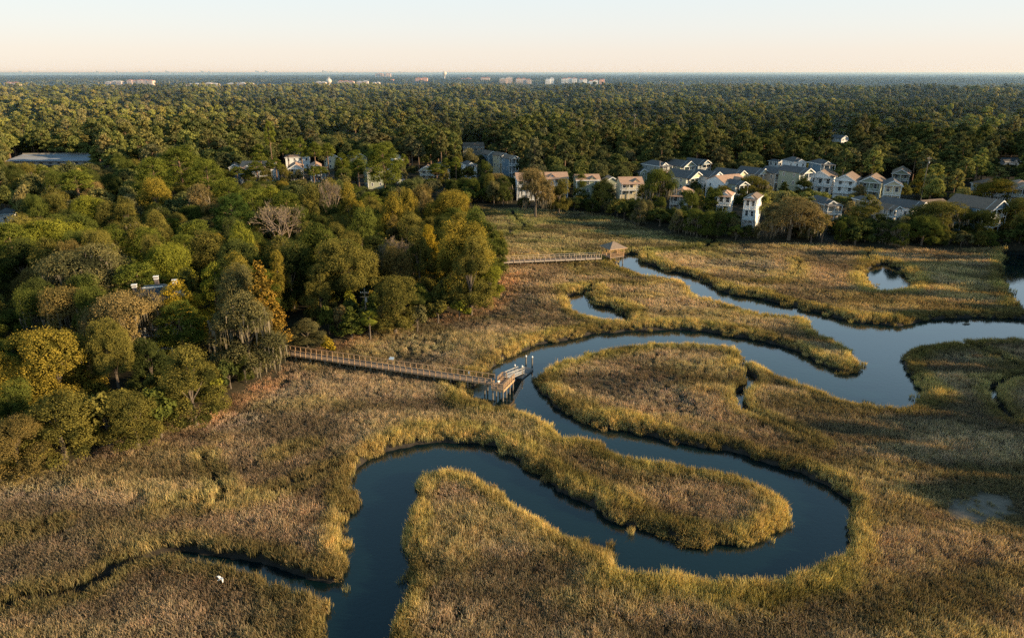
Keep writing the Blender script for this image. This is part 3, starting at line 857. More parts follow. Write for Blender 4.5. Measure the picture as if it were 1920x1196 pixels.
    for s in range(st):
        zc = sh * s + sh * .55
        if s == 0 and st > 2: continue
        isporch = porch and s >= st - porch
        if isporch:
            nwin = max(2, int(W / 2.8))
            for k in range(nwin): win(-w2 + W * (k + .5) / nwin, zc - .15, 'F', min(1.15, W / nwin * .5), 1.75)
        else:
            nwin = max(1, int(W / 3.0))
            for k in range(nwin): win(-w2 + W * (k + .5) / nwin, zc, 'F')
        side = 'L' if yaw >= 0 else 'R'
        if abs(yaw) > 8:
            ns = max(2, int(D / 4))
            for k in range(ns):
                if random.random() < .8: win(D * (k + .5) / ns, zc, side)
    if porch:
        pd = 2.2
        top_z = he if roof == 'gable' else he - .15
        po = MB()
        lev = [he - sh * (i + 1) for i in range(porch)]
        for z in lev: po.box(-w2, w2, -pd, -.13, z - .22, z)
        dk = po.build("porch", M['trim'], e)
        npst = max(2, int(W / 2.8)) + 1
        for k in range(npst):
            x = -w2 + .1 + (W - .2) * k / (npst - 1)
            q = MB(); q.box(x - .1, x + .1, -pd + .02, -pd + .22, -.4, top_z - (.25 if roof == 'gable' else .1)); q.build("post", M['trim'], dk)
        rl = MB()
        for z in lev:
            rl.box(-w2, w2, -pd - .04, -pd + .015, z + .92, z + 1.02); rl.box(-w2, w2, -pd - .03, -pd + .01, z + .1, z + .16)
            nb = int(W / .28)
            for k in range(nb): 
                x = -w2 + W * (k + .5) / nb; rl.box(x - .035, x + .035, -pd - .02, -pd + .01, z + .16, z + .92)
            for sx in (-w2 - .03, w2 - .03): rl.box(sx, sx + .06, -pd + .24, -.14, z + .92, z + 1.02); rl.box(sx, sx + .06, -pd + .24, -.14, z + .3, z + .36)
        rl.build("railing", M['trim'], dk)
        pr = MB()
        if roof == 'gable':      # the gable runs on over the porch
            sl = pitch / w2
            for sgn in (-1, 1):
                a = (sgn * (w2 + ov), he - ov * sl); b = (0, hr)
                pr.hexa([(a[0], -pd - .5, a[1]), (b[0], -pd - .5, b[1]), (b[0], -ov - .12, b[1]), (a[0], -ov - .12, a[1]),
                         (a[0], -pd - .5, a[1] + th), (b[0], -pd - .5, b[1] + th), (b[0], -ov - .12, b[1] + th), (a[0], -ov - .12, a[1] + th)])
            gm = MB(); gm.poly([(-w2 - .05, -pd, he - .25), (w2 + .05, -pd, he - .25), (w2, -pd, he), (0, -pd, hr - .02), (-w2, -pd, he)])
            gm.build("gable_panel", M[wall], e)
            t2 = MB()
            for sgn in (-1, 1): t2.bar((sgn * (w2 + ov), -pd - .55, he - ov * sl), (0, -pd - .55, hr), .10, .34)
            t2.bar((-w2, -pd - .06, he - .15), (w2, -pd - .06, he - .15), .1, .25)
            t2.build("trim", M['trim'], e)
        else:
            pr.hexa([(-w2 - .2, -pd - .3, he - .5), (w2 + .2, -pd - .3, he - .5), (w2 + .2, -.62, he - .12), (-w2 - .2, -.62, he - .12),
                     (-w2 - .2, -pd - .3, he - .38), (w2 + .2, -pd - .3, he - .38), (w2 + .2, -.62, he), (-w2 - .2, -.62, he)])
        pr.build("porch_roof", M[rmat], e)
    if 'red awning' in label:
        q = MB(); q.hexa([(-w2 * .9, -2.8, he * .62), (w2 * .9, -2.8, he * .62), (w2 * .9, -.02, he * .72), (-w2 * .9, -.02, he * .72),
                          (-w2 * .9, -2.8, he * .64), (w2 * .9, -2.8, he * .64), (w2 * .9, -.02, he * .74), (-w2 * .9, -.02, he * .74)])
        q.build("awning", M['rust'], e)
    CLEAR.append((x0 - 1, x1 + 1, top - 3, bot, by))
    TREES.append((bx, by + D / 2, max(W, D) * .62))
for h in HS: house(*h)
# pixels that must stay open: creek and marsh beyond, boardwalks

# ------------------------------------------------------------------ mansion in the near wood
mx, my, _ = at(284, 545, 12)
e = empty("mansion", (mx, my + 1, 1), R(18), "white mansion with dark slate hip roof and chimneys, buried in the near wood", "house")
b = MB(); b.box(-5.4, 5.4, -5, 5, -.5, 7.8); b.build("wall", M['white'], e)
b = MB()
A, B, Cc, Dd = (-6.1, -5.7, 7.7), (6.1, -5.7, 7.7), (6.1, 5.7, 7.7), (-6.1, 5.7, 7.7); a1, b1, c1, d1 = (-1.8, -1.2, 11.6), (1.8, -1.2, 11.6), (1.8, 1.2, 11.6), (-1.8, 1.2, 11.6)
b.poly([A, B, b1, a1]); b.poly([B, Cc, c1, b1]); b.poly([Cc, Dd, d1, c1]); b.poly([Dd, A, a1, d1]); b.poly([a1, b1, c1, d1]); b.poly([A, Dd, Cc, B])
ro = b.build("roof", M['rblue'], e)
b = MB(); b.box(-1.8, 1.8, -1.25, -1.1, 11.62, 11.85); b.box(-6.15, 6.15, -5.85, -5.71, 7.4, 7.72); b.box(-6.25, -6.11, -5.7, 5.7, 7.4, 7.72); b.build("trim", M['trim'], e)
for cx, cyy, ch in ((-3.2, -.6, 12.3), (.4, 1.7, 13.0), (3.6, 1.6, 12.0)):
    b = MB(); b.box(cx - .36, cx + .36, cyy - .3, cyy + .3, 8.5, ch); q = b.build("chimney", M['brick'], e)
    b = MB(); b.box(cx - .48, cx + .48, cyy - .42, cyy + .42, ch + .003, ch + .16); b.box(cx - .42, cx + .42, cyy - .36, cyy + .36, ch - .45, ch - .25); b.build("chimney_cap", M['trim'], q)
for fz in (2.3, 5.8):
    for k in range(4):
        x = -4.0 + k * 2.66
        b = MB(); b.box(x - .7, x + .7, -5.08, -5.003, fz - 1, fz + 1); w_ = b.build("window", M['trim'], e)
        b = MB(); b.box(x - .52, x + .52, -5.12, -5.085, fz - .85, fz + .85); b.build("pane", M['pane'], w_)
b = MB(); b.box(-5.4, 5.4, -7.4, -5.13, 3.7, 3.95)
pc = b.build("porch", M['trim'], e)
for k in range(5):
    b = MB(); x = -5.1 + k * 2.55; b.tube([(x, -7.2, 0), (x, -7.2, 3.7)], [.2, .17], 8); b.tube([(x, -7.2, 3.96), (x, -7.2, 7.4)], [.17, .15], 8); b.build("column", M['trim'], pc)
TREES.append((mx, my, 6)); CLEAR.append((246, 300, 522, 560, my))

# long flat roofed building at the far left
lx, ly, _ = at(95, 311, .8)
e = empty("long_building", (lx, ly, .8), R(3), "long low pale building with a flat grey roof behind trees at far left", "building")
b = MB(); b.box(-24, 24, 0, 16, -.5, 2.6); b.build("wall", M['concrete'], e)
b = MB(); b.hexa([(-25, -1, 2.61), (25, -1, 2.61), (25, 17, 4.4), (-25, 17, 4.4), (-25, -1, 2.9), (25, -1, 2.9), (25, 17, 4.7), (-25, 17, 4.7)]); b.build("roof", simple("pale_roof", (.42, .45, .50), .7, .2, .1, stripes=('X', .4, .1)), e)
b = MB(); b.box(-25, 25, 17.01, 17.4, 4.2, 5.4); b.box(-25, 25, 9.5, 9.8, 3.85, 4.15); b.build("parapet", M['taupe'], e)
for k in range(9):
    b = MB(); x = -20 + k * 5; b.box(x - .9, x + .9, -.06, -.005, 1.0, 1.9); b.build("window", M['pane'], e)
CLEAR.append((28, 165, 296, 309, ly)); TREES += [(lx + k, ly + 7, 10) for k in (-24, -12, 0, 12, 24)]

# ------------------------------------------------------------------ near boardwalk
ZD = 1.45
def L2(p, q, t): return tuple(p[i] + (q[i] - p[i]) * t for i in range(3))
nA, nB = Vector(at(524, 662, ZD)), Vector(at(921, 719.5, ZD))      # near edge of the deck
dr = (nB - nA).normalized(); nrm = Vector((-dr.y, dr.x, 0))
WD = 1.75
LEN = (nB - nA).length
e = empty("boardwalk", (nA.x, nA.y, 0), math.atan2(dr.y, dr.x), "long wooden boardwalk with post and rail sides crossing the marsh to the boat dock", "boardwalk")
b = MB(); nbd = int(LEN / .3)
for k in range(nbd):
    x = LEN * k / nbd; b.box(x, x + LEN / nbd - .03, 0, WD, ZD - .05 + random.uniform(-.006, .006), ZD)
b.build("deck", M['deck'], e)
b = MB(); b.box(-.5, LEN, .02, .1, ZD - .32, ZD - .06); b.box(-.5, LEN, WD - .1, WD - .02, ZD - .32, ZD - .06); b.build("joist", M['wood'], e)
np_ = int(LEN / 1.15)
for sy in (-.03, WD + .03):
    for k in range(np_ + 1):
        x = LEN * k / np_; b = MB(); b.box(x - .06, x + .06, sy - .06, sy + .06, ZD - .35, ZD + .98); b.build("post", M['rail'], e)
    b = MB(); b.box(-.1, LEN + .05, sy - .085, sy + .085, ZD + .985, ZD + 1.025); b.build("handrail", M['rail'], e)
    b = MB(); b.box(-.1, LEN + .05, sy - .02, sy + .02, ZD + .5, ZD + .56); b.build("mid_rail", M['wood'], e)
for k in range(int(LEN / 3.2) + 1):
    for sy in (.15, WD - .15):
        b = MB(); b.tube([(k * 3.2 + .3, sy, -1.6), (k * 3.2 + .3, sy, ZD - .33)], [.13, .12], 7); b.build("piling", M['pile'], e)
# interpretive panel on the far rail
sx = (Vector(at(727, 678, ZD + 1.1)) - nA).dot(dr)
sp = nA + dr * sx + nrm * (WD + .1)
s_ = empty("information_panel", (sp.x, sp.y, ZD), math.atan2(dr.y, dr.x), "small tilted white information panel mounted beside the boardwalk rail", "sign")
b = MB(); b.hexa([(-.45, 0, 1.0), (.45, 0, 1.0), (.45, .55, 1.3), (-.45, .55, 1.3), (-.45, 0, 1.04), (.45, 0, 1.04), (.45, .55, 1.34), (-.45, .55, 1.34)]); b.build("panel", simple("sign_panel", (.62, .72, .78), .4, 6, .1), s_)
b = MB(); b.box(-.05, .05, .24, .32, -.4, 1.1); b.build("post", M['wood'], s_)
sx = (Vector(at(874, 702, ZD + .9)) - nA).dot(dr); sp = nA + dr * sx + nrm * (WD - .06)
s_ = empty("notice_board", (sp.x, sp.y, ZD), math.atan2(dr.y, dr.x), "tiny white notice fixed inside the far rail near the dock end", "sign")
b = MB(); b.box(-.13, .13, -.05, -.02, .45, .95); b.build("panel", M['capw'], s_)

# ------------------------------------------------------------------ platform at its end
c_fl = Vector(at(919.5, 729.5, ZD)); c_fr = Vector(at(944, 731.5, ZD)); c_br = Vector(at(964, 711, ZD)); c_bl = Vector(at(938, 709.5, ZD))
axy = (c_br - c_fr).normalized(); axx = Vector((axy.y, -axy.x, 0))
PL = (c_br - c_fr).length; PW = abs((c_fl - c_fr).dot(axx)); 
ang = math.atan2(axx.y, axx.x)
O = c_fr - axx * PW
e = empty("dock_platform", (O.x, O.y, 0), ang, "square wooden platform on pilings with brown railings at the boardwalk's end", "platform")
b = MB()
for k in range(int(PL / .3)): b.box(-.02, PW, k * .3, k * .3 + .27, ZD - .055, ZD - .004)
b.build("deck", M['deck'], e)
b = MB(); b.box(-.05, PW + .04, -.06, -.01, ZD - .4, ZD + .01); b.box(PW + .005, PW + .05, -.005, PL, ZD - .4, ZD + .01); b.box(-.06, -.025, 0, PL, ZD - .4, ZD + .01); b.box(-.05, PW + .04, PL + .005, PL + .05, ZD - .4, ZD); b.build("joist", M['rail'], e)
def railrun(e, pts, n, gaps=()):
    for i in range(len(pts) - 1):
        p, q = Vector(pts[i]), Vector(pts[i + 1]); k = n[i]
        for j in range(k + 1):
            if j == k and i < len(pts) - 2: continue
            c = p + (q - p) * (j / k); b = MB(); b.box(c.x - .065, c.x + .065, c.y - .065, c.y + .065, ZD - .38, ZD + 1.0); b.build("post", M['rail'], e)
        b = MB(); b.bar((p.x, p.y, ZD + 1.03), (q.x, q.y, ZD + 1.03), .2, .045)
        b.bar((p.x, p.y, ZD + .70), (q.x, q.y, ZD + .70), .04, .08); b.bar((p.x, p.y, ZD + .38), (q.x, q.y, ZD + .38), .04, .08)
        b.build("handrail", M['rail'], e)
railrun(e, [(0, 1.0, 0), (0, 0, 0), (PW, 0, 0), (PW, PL, 0)], [1, 2, 5])
railrun(e, [(0, PL - 2.2, 0), (0, PL, 0), (PW * .35, PL, 0)], [2, 1])
b = MB(); b.box(.12, .55, PL - 2.3, PL - .3, ZD + .40, ZD + .45); b.box(.12, .2, PL - 2.2, PL - .4, ZD, ZD + .39); b.build("bench", M['rail'], e)
for x in (.15, PW - .15):
    for k in range(4):
        y = .15 + (PL - .3) * k / 3; b = MB(); b.tube([(x, y, -2.2), (x, y, ZD - .06)], [.14, .13], 8); b.build("piling", M['pile'], e)
# gangway
gA = (Vector(at(953, 708, ZD))); gB = Vector(at(977, 697.5, -.25))
gd = Vector((gB.x - gA.x, gB.y - gA.y, 0)); gl = gd.length
e = empty("gangway", (gA.x, gA.y, 0), math.atan2(gd.y, gd.x), "white metal gangway with truss rails sloping down to the floating dock", "gangway")
GW = 1.15
b = MB(); b.hexa([(0, -GW / 2, ZD - .08), (gl, -GW / 2, -.33), (gl, GW / 2, -.33), (0, GW / 2, ZD - .08), (0, -GW / 2, ZD), (gl, -GW / 2, -.25), (gl, GW / 2, -.25), (0, GW / 2, ZD)]); b.build("walkway", M['alu'], e)
for sy in (-GW / 2 - .05, GW / 2 + .05):
    b = MB(); f0 = lambda x: ZD + (-.25 - ZD) * x / gl
    for hh in (0, .5, 1.05): b.bar((0, sy, f0(0) + hh), (gl, sy, f0(gl) + hh), .08, .09)
    nn = 9
    for k in range(nn + 1):
        x = gl * k / nn; b.bar((x, sy, f0(x)), (x, sy, f0(x) + 1.05), .06, .06)
        if k < nn: x2 = gl * (k + 1) / nn; b.bar((x, sy, f0(x)), (x2, sy, f0(x2) + .5), .045, .045)
    b.build("truss_rail", M['alu'], e)
# floating dock
d1_ = Vector(at(979.5, 707, -.35)); d2_ = Vector(at(1000.5, 690.5, -.35)); d3_ = Vector(at(980.5, 686, -.35))
ax = (d2_ - d1_); dl = ax.length; ax.normalize(); ay = Vector((-ax.y, ax.x, 0)); dwid = abs((d3_ - d2_).dot(ay)); dwid = min(max(dwid, 1.9), 3.0)
e = empty("floating_dock", (d1_.x, d1_.y, 0), math.atan2(ax.y, ax.x), "grey floating dock resting on the creek among tall pilings", "dock")
b = MB()
for k in range(int(dl / .32)): b.box(k * .32, k * .32 + .29, 0, dwid, -.42, -.36)
b.build("deck", simple("grey_deck", (.20, .20, .20), .8, 2, .3), e)
b = MB(); b.box(.02, dl - .05, .02, dwid - .02, -.95, -.43); b.build("pontoon", M['float'], e)
b = MB()
for x in (.3, dl - .3): b.box(x - .1, x + .1, dwid - .25, dwid - .1, -.355, -.2)
b.build("cleat", M['alu'], e)
for k, (px, pyt, pyb, lab) in enumerate([(965.2, 682.5, 693, "short white capped piling behind the gangway"), (979, 684.5, 707, "white capped piling at the near corner of the floating dock"),
        (986.2, 665.5, 684, "white capped piling standing left behind the floating dock"), (997.8, 667, 686.5, "white capped piling at the far right of the floating dock")]):
    x, y, _ = at(px, pyb, -.72); v = (598 - pyt) / F; hz = CAMH + y * (-SP + v * CP) / (CP + v * SP)
    e = empty("piling", (x, y, -.72), 0, lab, "piling", "white capped pilings around the floating dock")
    b = MB(); b.tube([(0, 0, -1.5), (0, 0, hz + .72 - .25)], [.15, .14], 10); b.build("pole", M['pile'], e)
    b = MB(); b.lathe([(.17, hz + .38), (.17, hz + .5), (.01, hz + .75)], n=10); b.build("cap", M['capw'], e)

# ------------------------------------------------------------------ person on the platform
def skin_body(name, verts, edges, radii, mat, parent, sub=2):
    me = bpy.data.meshes.new(name); me.from_pydata(verts, edges, []); me.materials.append(mat)
    o = link(name, me, parent)
    md = o.modifiers.new("skin", 'SKIN'); sv = me.skin_vertices[0].data
    for i, r in enumerate(radii): sv[i].radius = (r, r) if not isinstance(r, tuple) else r
    sv[0].use_root = True
    s = o.modifiers.new("sub", 'SUBSURF'); s.levels = sub; s.render_levels = sub
    return o
ppx = Vector(at(935, 727.5, ZD))
per = empty("person", (ppx.x, ppx.y, ZD), R(200), "person in white shirt and dark trousers standing on the dock platform", "person")
vb = [(0, 0, .95), (0, 0, 1.15), (0, -.01, 1.38), (0, 0, 1.48), (0, 0, 1.56),
      (.17, 0, 1.40), (.24, .01, 1.14), (.22, -.12, .92), (-.17, 0, 1.40), (-.24, .01, 1.14), (-.22, -.12, .92),
      (.09, 0, .90), (.10, -.02, .50), (.11, 0, .08), (.11, -.16, .04), (-.09, 0, .90), (-.10, 0, .50), (-.11, .02, .08), (-.11, -.14, .04), (0, -.01, 1.66)]
eb = [(0, 1), (1, 2), (2, 3), (3, 4), (4, 19), (2, 5), (5, 6), (6, 7), (2, 8), (8, 9), (9, 10), (0, 11), (11, 12), (12, 13), (13, 14), (0, 15), (15, 16), (16, 17), (17, 18)]
rb = [(.14, .10), (.13, .095), (.15, .10), .055, .075, .06, .045, .032, .06, .045, .032, .085, .062, .045, .035, .085, .062, .045, .035, .095]
skin_body("body", vb, eb, rb, M['skin'], per)
skin_body("shirt", [(0, 0, .93), (0, 0, 1.15), (0, -.01, 1.38), (0, 0, 1.45), (.18, 0, 1.39), (.23, .01, 1.2), (-.18, 0, 1.39), (-.23, .01, 1.2)],
          [(0, 1), (1, 2), (2, 3), (2, 4), (4, 5), (2, 6), (6, 7)], [(.165, .125), (.155, .12), (.175, .125), .075, .078, .066, .078, .066], M['shirt'], per)
skin_body("trousers", [(0, 0, .96), (.09, 0, .86), (.10, -.02, .5), (.11, 0, .1), (-.09, 0, .86), (-.10, 0, .5), (-.11, .02, .1)],
          [(0, 1), (1, 2), (2, 3), (0, 4), (4, 5), (5, 6)], [(.15, .12), .105, .08, .07, .105, .08, .07], M['trouser'], per)
b = MB(); b.lathe([(.001, .125), (.07, .11), (.105, .05), (.11, -.02), (.09, -.08)], (0, .02, 1.68), 12); b.build("hair", M['hair'], per)

# ------------------------------------------------------------------ pavilion and its boardwalk
pv = Vector(at(1150, 491, 0))
PA = R(24)
e = empty("pavilion", (pv.x, pv.y + 1.5, 0), PA, "open wooden pavilion with pyramid shingle roof on stilts over the creek", "pavilion")
hs_ = 2.35
b = MB(); b.box(-hs_, hs_, -hs_, hs_, 1.45, 1.65); b.build("deck", M['deck'], e)
b = MB(); q = hs_ + .6
A, B, Cc, Dd = (-q, -q, 4.15), (q, -q, 4.15), (q, q, 4.15), (-q, q, 4.15); ap1 = (-.25, 0, 5.7); ap2 = (.25, 0, 5.7)
b.poly([A, B, ap2, ap1]); b.poly([B, Cc, ap2]); b.poly([Cc, Dd, ap1, ap2]); b.poly([Dd, A, ap1]); b.poly([A, Dd, Cc, B]); b.build("roof", M['rwood'], e)
b = MB()
for a, c in ((A, B), (B, Cc), (Cc, Dd), (Dd, A)): b.bar((a[0] * 1.012, a[1] * 1.012, 4.1), (c[0] * 1.012, c[1] * 1.012, 4.1), .08, .22)
b.build("fascia", M['rail'], e)
for sx_ in (-1, 0, 1):
    for sy_ in (-1, 0, 1):
        if sx_ == 0 and sy_ == 0: continue
        b = MB(); b.box(sx_ * hs_ * .95 - .1, sx_ * hs_ * .95 + .1, sy_ * hs_ * .95 - .1, sy_ * hs_ * .95 + .1, 1.66, 4.14); b.build("post", M['rail'], e)
        b = MB(); b.tube([(sx_ * hs_ * .9, sy_ * hs_ * .9, -2), (sx_ * hs_ * .9, sy_ * hs_ * .9, 1.44)], [.16, .15], 8); b.build("piling", M['pile'], e)
for (a, c) in (((-1, -1), (1, -1)), ((1, -1), (1, 1)), ((1, 1), (-1, 1))):
    b = MB(); p0 = Vector((a[0] * hs_, a[1] * hs_, 0)); p1 = Vector((c[0] * hs_, c[1] * hs_, 0))
    b.bar(p0 + Vector((0, 0, 2.7)), p1 + Vector((0, 0, 2.7)), .14, .06); b.bar(p0 + Vector((0, 0, 1.95)), p1 + Vector((0, 0, 1.95)), .05, .1)
    for k in range(15):
        pp = p0 + (p1 - p0) * (k / 14); b.bar(pp + Vector((0, 0, 1.7)), pp + Vector((0, 0, 2.68)), .13, .05)
    b.build("railing", M['rail'], e)
b = MB(); b.box(-hs_ + .5, hs_ - .5, hs_ - .75, hs_ - .35, 2.05, 2.12); b.build("bench", M['rail'], e)
# far boardwalk
fA = Vector(at(905, 493, 1.5)); fB = Vector(at(1128, 483.5, 1.5))
dr = (fB - fA).normalized(); LEN = (fB - fA).length
e = empty("boardwalk", (fA.x, fA.y, 0), math.atan2(dr.y, dr.x), "pale wooden boardwalk leading from the wooded point to the pavilion", "boardwalk")
b = MB()
for k in range(int(LEN / .4)): b.box(k * .4, k * .4 + .37, 0, 1.9, 1.44, 1.5)
b.build("deck", M['deck'], e)
b = MB(); b.box(0, LEN, -.06, -.01, 1.1, 1.49); b.box(0, LEN, 1.91, 1.96, 1.1, 1.49); b.build("joist", simple("pale_fascia", (.50, .42, .34), .8, 3, .2), e)
n_ = int(LEN / 1.5)
for sy in (-.09, 1.99):
    for k in range(n_ + 1):
        x = (LEN - .1) * k / n_; b = MB(); b.box(x - .06, x + .06, sy - .06, sy + .06, 1.1 if k % 2 == 0 else 1.5, 2.55); b.build("post", simple("pale_rail", (.60, .46, .33), .75, 3, .2) if 'pale_rail' not in bpy.data.materials else bpy.data.materials['pale_rail'], e)
    b = MB(); b.box(0, LEN, sy - .11, sy + .11, 2.555, 2.61); b.build("handrail", bpy.data.materials['pale_rail'], e)
for k in range(int(LEN / 3.5) + 1):
    for sy in (.15, 1.7):
        b = MB(); b.tube([(k * 3.5 + .3, sy, -1.6), (k * 3.5 + .3, sy, 1.43)], [.12, .12], 6); b.build("piling", M['pile'], e)

# ------------------------------------------------------------------ birds
ex, ey, _ = at(413, 1085, 4.0)
e = empty("egret", (ex, ey, 4.0), R(-35), "white egret flying low over the near marsh grass with wings raised", "bird")
def wing(sg):
    # root, wrist, tip outline with chord, raised then drooping
    st_ = [(.05, .02, .30, .02), (.25, .16, .30, .03), (.50, .20, .24, -.02), (.72, .08, .14, -.12), (.84, -.03, .03, -.20)]
    b = MB()
    up = []; lo = []
    for x, z, c_, yo in st_: up.append((sg * x, yo - c_ * .35, z)); lo.append((sg * x, yo + c_ * .65, z - .01))
    for i in range(len(st_) - 1):
        b.hexa([up[i], up[i + 1], lo[i + 1], lo[i]] + [(p[0], p[1], p[2] + .02) for p in (up[i], up[i + 1], lo[i + 1], lo[i])])
    return b
skin_body("body", [(0, .10, 0), (0, -.10, .01), (0, -.24, .05), (0, -.30, -.01), (0, -.40, .05), (0, .26, -.01), (0, .36, -.01)],
          [(0, 1), (1, 2), (2, 3), (3, 4), (0, 5), (5, 6)], [.085, .085, .045, .035, .032, .05, (.06, .015)], M['feather'], e)
e.scale = (.8, .8, .8)
wing(1).build("wing", M['feather'], e); wing(-1).build("wing", M['feather'], e)
b = MB(); b.tube([(0, -.43, .05), (0, -.56, .04)], [.014, .004], 5); b.build("beak", M['beak'], e)
b = MB(); b.tube([(.02, .3, -.03), (.02, .62, -.05)], [.012, .01], 4); b.tube([(-.02, .3, -.03), (-.02, .62, -.05)], [.012, .01], 4); b.build("legs", M['hair'], e)
ex, ey, _ = at(963, 414, -.6)
e = empty("heron", (ex, ey, -.55), R(30), "white wading bird standing in the far ditch beside dark marsh", "bird")
skin_body("body", [(0, 0, .75), (0, .22, .66), (0, -.15, .85), (0, -.2, 1.1), (0, -.12, 1.25), (0, -.24, 1.3)], [(0, 1), (0, 2), (2, 3), (3, 4), (4, 5)], [.15, .06, .09, .045, .04, .045], M['feather'], e)
b = MB(); b.tube([(.05, 0, .65), (.05, 0, -.1)], [.02, .02], 4); b.tube([(-.05, 0, .65), (-.05, 0, -.1)], [.02, .02], 4); b.build("legs", M['hair'], e)
b = MB(); b.tube([(0, -.27, 1.3), (0, -.42, 1.28)], [.02, .005], 4); b.build("beak", M['beak'], e)
lx, ly, _ = at(1812, 608, -.7)
b = MB(); b.tube([(-.9, 0, -.72), (-.3, .1, -.6), (.5, 0, -.62), (1, .1, -.75)], [.1, .14, .12, .05], 7); b.tube([(-.1, .05, -.55), (-.3, 0, -.25)], [.06, .02], 5)
o = b.build("driftwood", M['pile'], None, (lx, ly, 0)); tag(o, "dark driftwood log floating in the wide creek at right", "log")
lx, ly, _ = at(1419, 442, .1)
b = MB(); b.tube([(-5, 0, .5), (-2, .3, .35), (2, 0, .25), (4.5, .4, .5)], [.28, .24, .18, .08], 7); b.tube([(1, 0, .3), (2.5, .6, 1.6)], [.12, .03], 5); b.tube([(-1, 0, .3), (-.2, -.8, 1.8)], [.1, .03], 5)
o = b.build("fallen_log", M['twig'], None, (lx, ly, 0), .3); tag(o, "pale fallen log lying at the foot of the shoreline trees", "log")

# ------------------------------------------------------------------ poles, towers, condos, ships
def pole(px, pyt, dist_py, h, label, arms=2, lean=0):
    x, y, _ = at(px, pyt, 1 + h)
    e = empty("utility_pole", (x, y, 1), 0, label, "pole")
    b = MB(); b.tube([(0, 0, -.5), (0, 0, h)], [.16, .11], 8); b.build("pole", M['pile'], e)
    if arms:
        b = MB()
        for k in range(arms): b.box(-.9, .9, -.18, -.10, h - 1.0 - k * .9, h - .85 - k * .9)
        b.build("crossarm", M['wood'], e)
        b = MB()
        for x_ in (-.8, -.35, .35, .8): b.lathe([(.05, 0), (.07, .1), (.03, .2)], (x_, -.14, h - .85), 6)
        b.build("insulator", M['capw'], e)
        b = MB(); b.tube([(.25, -.2, h - 2.8), (.25, -.2, h - 1.95)], [.2, .2], 8); b.build("transformer", M['metalpole'], e)
pole(683, 541, 0, 8.5, "grey utility pole with crossarms rising between trees near the marsh edge")
pole(1190.5, 214, 0, 25, "pale tall pole standing above the mid forest canopy", 1)
pole(1743, 293, 0, 20, "slim pale utility pole in the trees right of the lone tan roofed house", 1)
pole(1317, 162, 0, 24, "thin distant pole rising from the forest behind the house cluster", 0)
def far_at(px, py_base_like, dist):   # position by bearing at a ground distance
    u = (px - 960) / F; k = CP + SP * math.tan(PITCH)
    return u * dist * k, dist
def water_tower(px, dist, top, r, label, crown=False):
    x, y = far_at(px, 0, dist)
    e = empty("water_tower", (x, y, 0), 0, label, "water tower")
    b = MB(); b.lathe([(r * .5, 0), (r * .22, r * .5), (r * .2, top - 2.2 * r), (r * .5, top - 1.85 * r)], n=20); b.build("stem", M['tower'], e)
    b = MB(); b.lathe([(r * .5, top - 1.85 * r)] + [(r * math.cos(a), top - r + r * .9 * math.sin(a)) for a in [R(d) for d in range(-58, 91, 11)]] + [(.01, top - .1 * r)], n=24); b.build("tank", M['tower'], e)
    if crown:
        b = MB()
        for k in range(5): t = k * 1.256; b.box(r * .35 * math.cos(t) - 1, r * .35 * math.cos(t) + 1, r * .35 * math.sin(t) - 1, r * .35 * math.sin(t) + 1, top - r * .15, top + 4)
        b.build("antenna", M['metalpole'], e)
water_tower(655, 2500, 33, 9.5, "cream water tower with antennas on top, before the distant condos", True)
water_tower(848, 3600, 57, 10.5, "dark topped water tower whose ball breaks the sea horizon")
x, y = far_at(1172, 0, 4200)
e = empty("radio_mast", (x, y, 0), 0, "slim lattice radio mast on the distant wooded horizon", "mast")
b = MB()
for k in range(3):
    t = k * 2.09; b.tube([(3 * math.cos(t), 3 * math.sin(t), 0), (.6 * math.cos(t), .6 * math.sin(t), 66)], [.5, .3], 4)
for z in range(4, 64, 5): r_ = 3 - 2.4 * z / 66; b.lathe([(r_ + .3, z), (r_ + .3, z + .6)], n=6)
b.tube([(0, 0, 66), (0, 0, 80)], [.35, .1], 4); b.box(-2.2, 2.2, -2.2, 2.2, 44, 47)
b.build("lattice", M['metalpole'], e)
def condo(px0, px1, pyt, dist, mat, roofc, label, fl=6):
    x, y = far_at((px0 + px1) / 2, 0, dist); dep = y * CP + CAMH * SP
    W = (px1 - px0) / F * dep; v = (598 - pyt + (.8 if px0 > 780 else -.9)) / F; h = CAMH + dist * (-SP + v * CP) / (CP + v * SP)
    h = max(h, 9)
    e = empty("apartment_block", (x, y, 0), random.uniform(-.2, .5) * 0, label, "building")
    n = max(2, int(W / 18)); wl = MB(); rf = MB()
    for k in range(n):
        a = -W / 2 + W * k / n; c = -W / 2 + W * (k + 1) / n; d = random.uniform(-4, 4); hh = h * random.uniform(.82, 1.0)
        if k % 2: wl.box(a, c, d, 22 + d, 0, hh)
        else: wl.box(a + .1, c - .1, d - 4, 20 + d, 0, hh)
        dd = d if k % 2 else d - 4
        m_ = (a + c) / 2
        rf.poly([(a, dd - 1, hh + .05), (c, dd - 1, hh + .05), (m_ + 2, dd + 9, hh + 3), (m_ - 2, dd + 9, hh + 3)])
        rf.poly([(c, dd - 1, hh + .05), (c, dd + 22, hh + .05), (m_ + 2, dd + 9, hh + 3)]); rf.poly([(a, dd + 22, hh + .05), (a, dd - 1, hh + .05), (m_ - 2, dd + 9, hh + 3)])
    wl.build("wall", mat, e); rf.build("roof", roofc, e)
    for f in range(max(2, int(h / 4))):
        z = 2 + f * 3.6
        if z > h * .8 - 1: break
        b = MB()
        for k in range(int(W / 6)): 
            x_ = -W / 2 + 3 + k * 6; b.box(x_ - 1.3, x_ + 1.3, -8.6, -8.2, z, z + 1.9)
        b.build("window_row", M['pane'], e)
